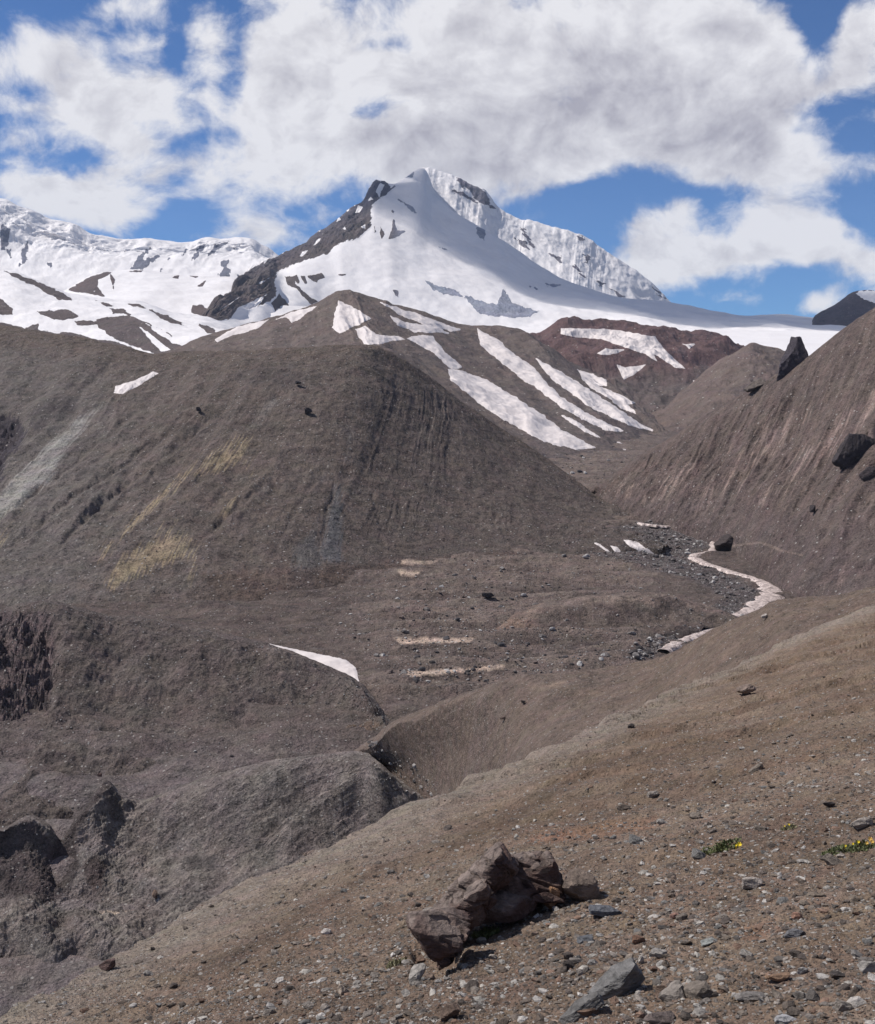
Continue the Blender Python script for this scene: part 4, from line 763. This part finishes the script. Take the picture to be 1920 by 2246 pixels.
def rock_mat(name, scale=6.0):
    m = bpy.data.materials.new(name); m.use_nodes = True; t = NT(m.node_tree)
    pos = t.n('ShaderNodeTexCoord').outputs['Object']; col = t.n('ShaderNodeAttribute', attribute_name='Col').outputs['Color']
    inf = t.n('ShaderNodeObjectInfo').outputs['Random']
    a = t.noise(pos, scale, 7, .68, .6); b_ = t.noise(t.vm('MULTIPLY', pos, (1, 1, 2.6)), scale * 3, 5, .65, .4)
    val = t.m('ADD', t.m('MULTIPLY', a, 1.3), t.m('MULTIPLY', b_, .9)); val = t.m('MAXIMUM', t.m('ADD', t.m('MULTIPLY', t.m('SUBTRACT', val, 1.1), 1.9), .95), .2)
    c = t.vm('SCALE', col, sc=val)
    li = t.ss(t.noise(pos, scale * 1.5, 5, .7, .5), .60, .70, 0, .35); c = t.mix(li, c, rgb(.26, .235, .21))
    b = t.n('ShaderNodeBsdfPrincipled'); t.put(b.inputs['Base Color'], c); b.inputs['Roughness'].default_value = .85; b.inputs['Specular IOR Level'].default_value = .3
    bp = t.n('ShaderNodeBump'); bp.inputs['Strength'].default_value = .8; bp.inputs['Distance'].default_value = .26 / scale; t.put(bp.inputs['Height'], t.m('ADD', t.m('MULTIPLY', a, 1.5), b_)); t.put(b.inputs['Normal'], bp.outputs[0])
    o = t.n('ShaderNodeOutputMaterial'); t.put(o.inputs[0], b.outputs[0]); return m
M_rk = rock_mat('rock_surface', 7.0); M_rkf = rock_mat('far_rock_surface', .35); M_rkm = rock_mat('stone_surface', 1.2)
def screen_axes():
    c, s = math.cos(PITCH), math.sin(PITCH); return np.array([1, 0, 0.]), np.array([0, -s, c]), np.array([0, c, s])
AX = screen_axes()
def place(layer, px, py, w, h, dep, rot, seed, color, label, name='rock', cat='rock', mat=None, sub=4, rough=.16, planes=12, group=None, lift=.42, smooth=False, taper=0.0, shear=0.0):
    """stone of w x h photo pixels, its base on the given sheet"""
    b0 = surf(layer, px, py + h * lift); D = b0[1]; s = D / F
    V, Fc = rock_dirs(sub, seed, planes, rough=rough); V = V * np.array([w * .5, h * .5, dep * .5]) * s
    hh = V[:, 1] / (h * .5 * s); V[:, 0] *= 1 - taper * (hh + 1) / 2; V[:, 2] *= 1 - taper * (hh + 1) / 2; V[:, 0] += shear * hh * w * .5 * s
    a = math.radians(rot); x = V[:, 0] * math.cos(a) - V[:, 1] * math.sin(a); y = V[:, 0] * math.sin(a) + V[:, 1] * math.cos(a)
    Vw = x[:, None] * AX[0] + y[:, None] * AX[1] + V[:, 2:3] * AX[2]
    cen = at(np.array([px]), np.array([py]), np.array([D + dep * s * .12]))[0]
    colr = np.tile(color, (len(V), 1))
    o = set_mesh(name, Vw, Fc, mat or M_rk, smooth=smooth, attrs={'Col': colr}); o.location = cen
    return tag(o, label, cat, group)
def c7(x, y): return 800 + x * .6324, 1750 + y * .6324
S = 'scree_slope'; k7 = .6324
def blob(cx_, cy_, w_, h_, dep, rot, seed, Db, sub=4, rough=.14, planes=12):
    px, py = c7(cx_, cy_); s = Db / F * k7
    V, Fc = rock_dirs(sub, seed, planes, rough=rough); V = V * np.array([w_ * .5, h_ * .5, dep * .5]) * s
    a = math.radians(rot); x = V[:, 0] * math.cos(a) - V[:, 1] * math.sin(a); y = V[:, 0] * math.sin(a) + V[:, 1] * math.cos(a)
    return x[:, None] * AX[0] + y[:, None] * AX[1] + V[:, 2:3] * AX[2] + at(np.array([px]), np.array([py]), np.array([Db]))[0], Fc
base = surf(S, *c7(500, 430)); Dm = base[1] + .22; Dh = surf(S, *c7(250, 600))[1] + .12; print('boulder D', Dm, Dh)
dq = lambda t_: Dh + (Dm - Dh) * t_
parts = [blob(520, 283, 335, 172, 330, 6, 211, dq(1), rough=.03, planes=7), blob(375, 312, 340, 120, 280, 36, 223, dq(.7), rough=.03, planes=7), blob(620, 255, 120, 140, 220, -30, 205, dq(1.05), rough=.03, planes=7), blob(345, 395, 240, 130, 230, 30, 231, dq(.45), rough=.03, planes=7), blob(248, 465, 215, 140, 220, -22, 247, dq(0), rough=.03, planes=7), blob(290, 525, 90, 100, 160, 10, 252, dq(.15), rough=.03, planes=7), blob(470, 375, 250, 90, 200, 12, 253, dq(.7), rough=.03, planes=7)]
Va = []; Fa = []; n0 = 0
for V, Fc in parts: Va.append(V); Fa.append(Fc + n0); n0 += len(V)
cen = base
tmp = set_mesh('tmp_rock', np.concatenate(Va) - cen, np.concatenate(Fa), M_rk)
md_ = tmp.modifiers.new('r', 'REMESH'); md_.mode = 'VOXEL'; md_.voxel_size = .008
ev = tmp.evaluated_get(bpy.context.evaluated_depsgraph_get()).to_mesh()
V = np.empty(len(ev.vertices) * 3, np.float32); ev.vertices.foreach_get('co', V); V = V.reshape(-1, 3).astype(float)
N = np.empty(len(ev.vertices) * 3, np.float32); ev.vertices.foreach_get('normal', N); N = N.reshape(-1, 3)
Fq = np.array([list(p.vertices) if len(p.vertices) == 4 else list(p.vertices) + [p.vertices[2]] for p in ev.polygons if len(p.vertices) == 4])
bpy.data.objects.remove(tmp)
q = V @ np.array([[.82, -.35, .45], [.45, .86, -.2], [-.35, .3, .88]])
dsp = fbm(q[:, 0] * 2.2 + q[:, 1] * 1.1, q[:, 2] * 7, 601, 4, .5, ridged=True) * .007 + fbm(q[:, 0] * 16 + q[:, 1] * 5, q[:, 1] * 13 + q[:, 2] * 14, 602, 6, .7) * .016 - np.exp(-(fbm(q[:, 0] * 2.5, q[:, 2] * 5 + q[:, 1] * 2, 606, 3) / .022) ** 2) * .028 - np.exp(-(fbm(q[:, 1] * 3 + q[:, 0], q[:, 2] * 3.2, 607, 3) / .022) ** 2) * .022
st = np.floor(q[:, 2] * 16 + fbm(q[:, 0] * 4, q[:, 1] * 4, 603, 3) * 1.2); dsp += (_h(st.astype(np.int32), st.astype(np.int32) * 3, st.astype(np.int32), 5)) * .010
V = V + N * dsp[:, None]
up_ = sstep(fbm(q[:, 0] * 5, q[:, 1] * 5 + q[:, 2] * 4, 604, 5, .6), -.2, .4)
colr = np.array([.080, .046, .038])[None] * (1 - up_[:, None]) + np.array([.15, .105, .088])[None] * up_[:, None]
xw, yw = proj(V + cen); lt = sstep(fbm(q[:, 0] * 4 + 5, q[:, 2] * 8, 605, 5, .6) + sstep(N[:, 2] * .8 - N[:, 0] * .5, .2, .9) * .9 - .35, -.1, .5)[:, None]; colr = colr * (1 - lt * .52) + np.array([.26, .215, .185]) * lt * .52  # sunlit look painted in: faces turned up and left are paler
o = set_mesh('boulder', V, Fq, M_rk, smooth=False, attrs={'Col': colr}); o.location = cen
dc = o.modifiers.new('facets', 'DECIMATE'); dc.ratio = .07
tag(o, 'large craggy reddish brown boulder leaning over its shadow on the near slope', 'boulder')

ROCKS = [  # crop x, y, w, h, depth, rot, seed, colour, label
 (745,305,120,120,110,-70,61,(.17,.13,.105),'rounded brown boulder at the right end of the large craggy boulder'),
 (645,350,58,92,50,-8,62,(.29,.165,.095),'upright tan orange stone leaning beside the large craggy boulder'),
 (838,392,122,44,60,-3,63,(.125,.128,.14),'flat blue grey slate stone right of the craggy boulder'),
 (862,640,215,105,150,32,64,(.17,.162,.155),'big grey slab with a dark right face, bottom centre of the slope'),
 (740,735,190,60,110,38,65,(.14,.132,.125),'long low grey slab running down left of the big grey slab'),
 (1350,293,80,50,60,4,66,(.36,.31,.27),'pale rounded stone below the yellow flowered cushion plant'),
 (1435,622,88,34,50,4,67,(.27,.17,.11),'flat orange brown stone near the lower right corner'),
 (1035,672,70,50,50,10,68,(.17,.115,.085),'reddish brown cube like stone right of the big grey slab'),
 (300,738,80,60,60,8,69,(.13,.09,.068),'dark brown stone at the bottom edge below the craggy boulder'),
 (1195,498,62,26,40,6,70,(.30,.31,.29),'small flat greenish white stone on the slope'),
 (765,490,72,26,45,4,71,(.12,.122,.13),'small flat dark slate stone below the blue grey slate'),
 (948,490,52,34,35,8,72,(.21,.12,.08),'small rust brown stone between the grey slab and the slate'),
 (1020,765,110,50,70,-6,73,(.14,.11,.098),'dark brown stone cut by the bottom edge, right of the grey slab'),
 (960,560,24,30,20,10,74,(.42,.38,.34),'small white chip standing above the big grey slab'),
 (1385,600,22,22,18,0,75,(.45,.42,.39),'tiny chalk white stone above the flat orange brown stone') if False else (1520,600,40,26,24,12,75,(.34,.32,.30),'light grey stone right of the flat orange brown stone'),
 (1610,22,44,20,26,0,76,(.055,.045,.042),'small black stone high on the right of the near slope'),
 (1495,470,80,24,40,8,77,(.15,.145,.15),'flat grey stone half buried on the right of the slope'),
 (1740,585,80,44,50,10,78,(.30,.275,.25),'pale angular stone at the right edge of the slope'),
 (1500,410,42,26,26,-14,79,(.30,.17,.12),'pinkish orange stone on the slope, right of the slate'),
 (1075,410,34,20,24,6,80,(.30,.17,.13),'small pink stone right of the blue grey slate'),
 (1340,690,110,40,60,12,81,(.20,.18,.165),'low grey stone among the rubble at the lower right'),
 (1460,770,90,30,60,5,82,(.38,.37,.37),'whitish flat stone at the bottom edge, lower right'),
 (1720,90,90,40,60,12,83,(.30,.26,.225),'pale broken stone at the right edge beside the plants'),
]
for (x, y, w_, h_, dp, rot, sd, c, lab) in ROCKS:
    px, py = c7(x, y); place(S, px, py, w_ * k7, h_ * k7, dp * k7, rot, sd, c, lab, name='stone', cat='stone', rough=.12)
OTHER = [
 (S,1640,1512,46,24,36,12,90,(.22,.165,.135),'pale brown boulder with a notch, alone on the upper right slope',M_rk),
 (S,1385,1592,14,12,12,0,91,(.06,.05,.045),'small dark stone near the crest of the near slope',M_rk),
 (S,240,2116,44,26,30,34,92,(.11,.07,.062),'dark reddish stone on the lower left rim of the near slope',M_rk),
 (S,717,2042,26,14,16,10,93,(.55,.50,.46),'small white stone on the slope left of the craggy boulder',M_rk),
 (S,752,2172,26,22,20,-20,94,(.42,.34,.27),'pale tan stone below and left of the craggy boulder',M_rk),
 ('valley_spur',1676,1352,16,10,12,20,95,(.42,.37,.33),'pale stone on the spur just below the river bend',M_rkm),
 ('valley_floor',1596,1190,60,36,50,12,96,(.050,.038,.036),'big dark block of rock standing in the river bend',M_rkm),
 ('valley_floor',1612,1176,34,24,30,40,97,(.050,.038,.036),'pointed dark rock on top of the block in the river bend',M_rkm),
 ('valley_floor',1072,1306,30,13,24,0,98,(.05,.042,.042),'flat dark boulder on the valley floor below the mound',M_rkm),
 ('debris_mound',678,901,18,13,16,0,99,(.055,.045,.045),'round dark boulder high on the face of the debris mound',M_rkm),
 ('debris_mound',654,839,14,10,14,0,100,(.055,.045,.045),'small dark boulder near the crest of the debris mound',M_rkm),
 ('debris_mound',436,898,14,10,14,0,101,(.055,.045,.045),'dark boulder on the upper left face of the debris mound',M_rkm),
 ('lower_left_hill',583,1593,22,12,18,14,102,(.075,.058,.05),'dark flat boulder on the lower left hill',M_rkm),
 ('right_slope',1784,1117,14,18,16,0,103,(.05,.04,.04),'dark boulder low on the right hand slope',M_rkm),
 ('low_moraine',915,1677,20,12,14,12,104,(.30,.28,.27),'pale block lying in the gully behind the near slope',M_rkm),
 ('low_moraine',218,1700,10,8,10,0,105,(.12,.07,.06),'small reddish stone above the dark cone',M_rkm),
 ('low_moraine',340,1962,14,18,14,0,106,(.17,.115,.085),'brown stone at the foot of the low grey moraine',M_rkm),
 ('valley_spur',1104,1575,14,7,10,0,107,(.10,.07,.058),'small reddish dark stone on the middle spur',M_rkm),
 ('valley_spur',1148,1539,12,7,10,0,108,(.07,.055,.05),'small dark stone near the top of the middle spur',M_rkm),
]
for (ly, px, py, w_, h_, dp, rot, sd, c, lab, mt) in OTHER: place(ly, px, py, w_, h_, dp, rot, sd, c, lab, name='boulder' if ly != S else 'stone', cat='boulder' if ly != S else 'stone', mat=mt)
# outcrops
place('right_slope', 1741, 790, 84, 100, 60, 0, 124, (.062,.052,.062), 'dark pointed rock tower standing against the glacier', name='rock_outcrop', cat='outcrop', mat=M_rkf, sub=5, rough=.16, lift=.1, taper=.6, shear=-.08, planes=8)
place('right_slope', 1876, 990, 62, 92, 40, -32, 131, (.045,.036,.038), 'dark crag jutting from the right slope near the photo edge', name='rock_outcrop', cat='outcrop', mat=M_rkf, sub=5, rough=.2, lift=.1, planes=8)
place('right_slope', 1908, 1040, 50, 30, 30, 20, 132, (.05,.038,.04), 'low dark ledge just below the dark crag at the right edge', name='rock_outcrop', cat='outcrop', mat=M_rkf, sub=4, rough=.2, lift=.1)
place('right_slope', 1655, 847, 46, 22, 40, 25, 121, (.13,.105,.09), 'low brown rock outcrop on the skyline of the right slope', name='rock_outcrop', cat='outcrop', mat=M_rkf, sub=4, rough=.22, lift=.2)

# ------------------------------------------------------------------ scattered stones
GEN_LAB = 'small angular stone lying loose on the brown gravel of the near slope'
PAL = [(.20,.165,.135),(.15,.12,.098),(.26,.225,.195),(.33,.30,.27),(.11,.088,.075),(.20,.128,.092),(.17,.162,.152),(.24,.175,.135),(.14,.122,.108)]
protos = []
for i in range(14):
    V, Fc = rock_dirs(3, 900 + i, 11, rough=.10); V = V * np.array([1, rng.uniform(.6, .9), rng.uniform(.4, .65)])
    me_o = set_mesh('stone', V * .1, Fc, M_rk, smooth=False, attrs={'Col': np.tile(PAL[i % len(PAL)], (len(V), 1))}); protos.append(me_o)
def fore_samples(n, seed, ymin=0, near=False):
    r = np.random.default_rng(seed); L = LAY[S]; X, Y, P = L['X'], L['Y'], L['P']
    i = r.integers(0, 1149, n * 6); j = r.integers(0, L['K'] - 1, n * 6); a = r.random(n * 6)[:, None]; b = r.random(n * 6)[:, None]
    p = (P[i, j] * (1 - a) + P[i + 1, j] * a) * (1 - b) + (P[i, j + 1] * (1 - a) + P[i + 1, j + 1] * a) * b
    x, y = proj(p); ok = (y < 2600) & (x > -300) & (x < 2250); return p[ok][:n * 3], x[ok][:n * 3], y[ok][:n * 3], i[ok][:n * 3], j[ok][:n * 3]
p, x, y, ii, jj = fore_samples(6000, 31)
pr = ((y > 1500) & (y < 2235) & (x > 0) & (x < 1915))
wgt = sstep((x - 700) / 900 + (y - 1700) / 420, .3, 1.8) * .97 + .03
pick = np.flatnonzero(pr & (rng.random(len(p)) < wgt * (p[:, 1] < 40)))[:270]
for q_, k in enumerate(pick):
    src = protos[q_ % 14]; o = src if q_ < 14 else src.copy()
    if q_ >= 14: C.objects.link(o)
    sz = (rng.pareto(2.5) * .16 + .20) * (.8 if p[k, 1] < 8 else 1.15); sz = min(sz, .75)
    o.scale = (sz, sz, sz * rng.uniform(.8, 1)); o.location = p[k] + np.array([0, 0, sz * .02]); o.rotation_euler = (rng.uniform(-.4, .4), rng.uniform(-.5, .3), rng.uniform(0, 6.28))
    where = 'near the bottom edge' if y[k] > 2120 else ('at the right edge' if x[k] > 1700 else ('left of the craggy boulder' if x[k] < 860 else ('above the craggy boulder' if y[k] < 1840 and x[k] < 1320 else ('on the upper right' if y[k] < 1840 else 'right of the craggy boulder' if x[k] > 1320 else 'close to the craggy boulder'))))
    tag(o, 'small %s loose stone %s of the near slope' % (['brown','dull brown','beige','whitish','dark brown','reddish','greyish','tan','dusky brown'][(q_ % 14) % 9], where), 'stone', 'loose stones scattered over the near slope')
for q_ in range(len(pick), 14): bpy.data.objects.remove(protos[q_])

def scatter_mesh(name, pts, sizes, cols, mat, sub=1, seed=0, sink=.15):
    r = np.random.default_rng(seed); n = len(pts); V0, F0 = ICO[sub]; nv = len(V0)
    shapes = [rock_dirs(sub, 2000 + seed * 50 + i, 9)[0] for i in range(24)]
    sh_ = np.stack(shapes)[r.integers(0, 24, n)]
    sh_ = sh_ * np.stack([r.uniform(.8, 1.3, n), r.uniform(.6, 1.0, n), r.uniform(.35, .7, n)], -1)[:, None, :]
    a = r.uniform(0, 6.283, n); t = r.uniform(-.5, .5, n)
    x = sh_[..., 0] * np.cos(t)[:, None] - sh_[..., 2] * np.sin(t)[:, None]; z = sh_[..., 0] * np.sin(t)[:, None] + sh_[..., 2] * np.cos(t)[:, None]; y = sh_[..., 1]
    X_ = x * np.cos(a)[:, None] - y * np.sin(a)[:, None]; Y_ = x * np.sin(a)[:, None] + y * np.cos(a)[:, None]
    V = np.stack([X_, Y_, z], -1) * sizes[:, None, None] + pts[:, None, :]; V[..., 2] += (sizes * sink)[:, None]
    Fc = (F0[None] + (np.arange(n) * nv)[:, None, None]).reshape(-1, 3)
    o = set_mesh(name, V.reshape(-1, 3), Fc, mat, smooth=False, attrs={'Col': np.repeat(cols, nv, 0)}); o['kind'] = 'stuff'; return o
p, x, y, ii, jj = fore_samples(42000, 77); n = len(p); r = np.random.default_rng(5)
g_ = fbm(p[:, 0] / 1.3, p[:, 1] / 1.3, 701, 3); keep = r.random(n) < (.45 + .9 * sstep((x - 700) / 900 + (y - 1700) / 420, .3, 1.6) + g_ * .8); p = p[keep]; n = len(p)
nr_ = .35 + .65 * sstep((proj(p)[0] - 700) / 900 + (proj(p)[1] - 1700) / 420, .2, 1.7); sz = (.0035 + r.pareto(2.4, n) * .0042 * nr_) * (1 + p[:, 1] / 28); sz = np.minimum(sz, .035)
pal = np.array(PAL + [(.38,.35,.31),(.42,.39,.36),(.10,.08,.066),(.14,.108,.085),(.17,.135,.105)]); cols = pal[r.integers(0, len(pal), n)] * r.uniform(.75, 1.15, (n, 1))
tag(scatter_mesh('gravel', p, sz, cols, M_rk, 1, 3), 'fine mixed gravel and chips covering the near slope', 'gravel')

def on_layer(layer, poly, n, seed, vlo=1.0):
    r = np.random.default_rng(seed); L = LAY[layer]; X, Y = L['X'], L['Y']
    m = (X > -60) & (X < 1980) if poly is None else polysd(X, Y, poly) > 0
    c = np.flatnonzero((m & (L['v'] > vlo) & (L['v'] < L['v'].max() - 1)).ravel() if layer != 'valley_floor' else m.ravel())
    Pq = L['P'].reshape(-1, 3)
    return Pq[r.choice(c, min(n, len(c)), replace=False)] if len(c) else np.zeros((0, 3))
pts = []; szs = []; whr = []; bed = [(1330,1165),(1400,1138),(1550,1165),(1560,1200),(1512,1220),(1600,1262),(1660,1290),(1650,1330),(1560,1372),(1480,1400),(1430,1445),(1370,1445),(1440,1390),(1540,1345),(1590,1310),(1520,1270),(1440,1250),(1300,1215)]
for ly, poly, n, sd, s0, s1, vlo in [('valley_floor', bed, 15000, 1, .34, .36, 1), ('valley_floor', [(x_, y_) for x_, y_ in [(1500,1212),(1560,1232),(1660,1262),(1700,1290),(1680,1330),(1560,1385),(1460,1430),(1450,1410),(1600,1345),(1655,1310),(1640,1280),(1560,1250)]], 800, 12, .28, .3, 1), ('valley_floor', [(700,1330),(850,1240),(1400,1180),(1420,1300),(1440,1440),(1000,1520),(850,1480)], 9000, 2, .2, .36, 1),
    ('debris_mound', None, 12000, 3, .26, .24, 1.3), ('right_slope', None, 1600, 4, .2, .2, 1.2), ('lower_left_hill', None, 7000, 5, .13, .14, 1), ('lower_left_hill', [(560,1690),(700,1640),(790,1610),(840,1600),(850,1625),(760,1660),(640,1700),(330,1770),(310,1740)], 700, 21, .25, .3, 1), ('low_moraine', None, 6000, 6, .09, .10, 1), ('valley_spur', [(800,1615),(850,1640),(905,1665),(970,1740),(985,1785),(900,1760),(850,1700)], 500, 22, .22, .3, 1), ('valley_spur', None, 3500, 7, .07, .06, 1),
    ('valley_floor', [(830,1640),(900,1655),(970,1740),(950,1770),(870,1710)], 500, 8, .3, .45, 1), ('valley_floor', [(1130,960),(1400,960),(1380,1060),(1260,1060)], 1200, 9, .5, .8, 1), ('river_terrace', None, 700, 10, .2, .3, 1), ('valley_floor', [(-50,1600),(860,1600),(860,2240),(-50,2240)], 1600, 11, .10, .16, 1)]:
    a = on_layer(ly, poly, n, sd, vlo); r = np.random.default_rng(sd); pts.append(a); whr += [('river bed' if poly is bed else {'valley_floor': 'valley floor', 'debris_mound': 'big debris mound', 'right_slope': 'right hand slope', 'lower_left_hill': 'lower left hill', 'low_moraine': 'low grey moraine', 'valley_spur': 'middle spur', 'river_terrace': 'river terrace'}[ly])] * len(a); szs.append(np.minimum(s0 * .5 + r.pareto(3.2, len(a)) * s1, s1 * (5.0 if ly == 'valley_floor' else 2.6)))
pts = np.concatenate(pts); szs = np.minimum(np.concatenate(szs), 3.2); r = np.random.default_rng(9); n = len(pts)
pal = np.array([(.07,.06,.058),(.14,.122,.114),(.22,.20,.19),(.36,.34,.325),(.05,.043,.042),(.14,.105,.092),(.065,.06,.062),(.44,.42,.40)]); cols = pal[r.integers(0, len(pal), n)]
order = np.argsort(-(szs / pts[:, 1])); big_i = order[:180]; rest = order[180:]
tag(scatter_mesh('rubble', pts[rest], szs[rest], cols[rest], M_rkm, 1, 4), 'countless small boulders strewn over the valley floor and slopes', 'rubble')
bp_ = []
for i in range(8):
    V, Fc = rock_dirs(2, 1200 + i, 11, rough=.08); V = V * np.array([1, .85, .6]); bp_.append(set_mesh('boulder', V, Fc, M_rkm, smooth=False, attrs={'Col': np.tile(pal[i], (len(V), 1))}))
for q_, k in enumerate(big_i):
    src = bp_[q_ % 8]; o = src if q_ < 8 else src.copy()
    if q_ >= 8: C.objects.link(o)
    s0 = szs[k]; o.scale = (s0, s0, s0); o.location = pts[k] + np.array([0, 0, s0 * .15]); o.rotation_euler = (rng.uniform(-.3, .3), rng.uniform(-.3, .3), rng.uniform(0, 6.28))
    tag(o, 'small %s loose boulder lying on the %s' % (['dark brown','brown','grey','pale grey','blackish','reddish brown','dark grey','whitish'][q_ % 8], whr[k]), 'boulder', 'distant loose boulders')

# ------------------------------------------------------------------ cushion plants
def leaf_mat(name, c1_, c2_):
    m = bpy.data.materials.new(name); m.use_nodes = True; t = NT(m.node_tree)
    pos = t.n('ShaderNodeTexCoord').outputs['Object']; b = t.n('ShaderNodeBsdfPrincipled')
    t.put(b.inputs['Base Color'], t.mix(t.noise(pos, 30, 3, .6), rgb(*c1_), rgb(*c2_))); b.inputs['Roughness'].default_value = .6
    o = t.n('ShaderNodeOutputMaterial'); t.put(o.inputs[0], b.outputs[0]); return m
M_leaf = leaf_mat('cushion_leaf', (.06, .075, .024), (.15, .16, .06)); M_dry = leaf_mat('dry_leaf', (.12, .11, .05), (.24, .22, .12)); M_pet = leaf_mat('yellow_petal', (.85, .62, .01), (.9, .72, .02)); M_pet2 = leaf_mat('orange_petal', (.72, .42, .06), (.75, .50, .10))
def plant(px, py, wpx, hpx, n, lab, flowers=(), mat=None, seed=0, blade=.028):
    r = np.random.default_rng(seed); b0 = surf(S, px, py); s = b0[1] / F; Rw = wpx * .5 * s; L = LAY[S]; Pq = L['P'].reshape(-1, 3)
    root = bpy.data.objects.new('cushion_plant', None); C.objects.link(root); root.location = b0; tag(root, lab, 'plant', None)
    a = r.uniform(0, 6.28, n); rr = np.sqrt(r.random(n)); dx = np.cos(a) * rr * Rw; dy = np.sin(a) * rr * hpx * s * 2.2
    g_ = fbm(dx / Rw * 2.2, dy / Rw * 4, seed, 3); ok = g_ > -.12; dx, dy = dx[ok], dy[ok]; n = len(dx)
    near = Pq[(np.abs(Pq[:, 0] - b0[0]) < Rw * 1.3) & (np.abs(Pq[:, 1] - b0[1]) < Rw * 2)]
    z = np.array([near[np.argmin((near[:, 0] - b0[0] - q1) ** 2 + (near[:, 1] - b0[1] - q2) ** 2), 2] for q1, q2 in zip(dx, dy)]) - b0[2]
    bl = blade * r.uniform(.6, 1.3, n); d = r.normal(size=(n, 3)); d[:, 2] = np.abs(d[:, 2]) + .6; d /= np.linalg.norm(d, axis=1)[:, None]
    sd_ = np.cross(d, r.normal(size=(n, 3))); sd_ /= np.linalg.norm(sd_, axis=1)[:, None]
    o0 = np.stack([dx, dy, z], -1); tip = o0 + d * bl[:, None]; mid = o0 + d * bl[:, None] * .5 + [0, 0, .002]
    V = np.stack([o0, mid + sd_ * bl[:, None] * .22, tip, mid - sd_ * bl[:, None] * .22], 1).reshape(-1, 3)
    set_mesh('foliage', V, np.arange(n * 4).reshape(n, 4), mat or M_leaf, smooth=False, parent=root)
    for (fx, fy, fs, fm) in flowers:
        c0 = surf(S, fx, fy) - b0; c0[2] += .03; k = 6; VV = [c0]; FF = []
        rad = fs * s * .5
        for q_ in range(k):
            a0 = q_ * 6.283 / k
            for da, rk, hz in ((-.45, .7, .25), (0, 1.05, .15), (.45, .7, .25)): VV.append(c0 + np.array([math.cos(a0 + da) * rad * rk, math.sin(a0 + da) * rad * rk * .6 - rad * .3, rad * hz + math.sin(a0 + da) * rad * .7 * rk]))
            b_ = 1 + q_ * 3; FF.append([0, b_, b_ + 1, b_ + 2])
        st = len(VV)
        for hz, rw in ((0, .0015), (-.035, .0015)):
            for a0 in (0, 2.1, 4.2): VV.append(c0 + np.array([math.cos(a0) * rw, math.sin(a0) * rw, hz]))
        for q_ in range(3): FF.append([st + q_, st + (q_ + 1) % 3, st + 3 + (q_ + 1) % 3, st + 3 + q_])
        set_mesh('flower', np.array(VV), np.array(FF), fm, smooth=False, parent=root)
    return root
plant(1577, 1862, 90, 14, 700, 'green cushion plant with one bright yellow flower at its right end', [(1622,1861,12,M_pet),(1614,1864,6,M_pet)], seed=1)
plant(1862, 1864, 120, 16, 900, 'green mat plant with several yellow orange blossoms at the right edge', [(1908,1850,12,M_pet2),(1896,1853,9,M_pet2),(1884,1858,8,M_pet),(1872,1861,6,M_pet),(1901,1860,9,M_pet2),(1856,1866,6,M_pet),(1914,1857,10,M_pet2)], seed=2)
plant(1729, 1818, 30, 8, 160, 'smallest yellowish cushion plant between two larger green ones', [(1730,1817,6,M_pet),(1722,1820,4,M_pet)], mat=M_dry, seed=3)
plant(1066, 2050, 60, 16, 420, 'fresh green tuft in the hollow under the craggy boulder', seed=4)
plant(1110, 2005, 110, 16, 520, 'dull grey green moss mat along the foot of the craggy boulder', mat=leaf_mat('moss', (.045, .055, .035), (.10, .11, .075)), seed=5, blade=.018)
plant(868, 2116, 44, 14, 220, 'dry yellowish tuft left of the boulder shadow', mat=M_dry, seed=6)
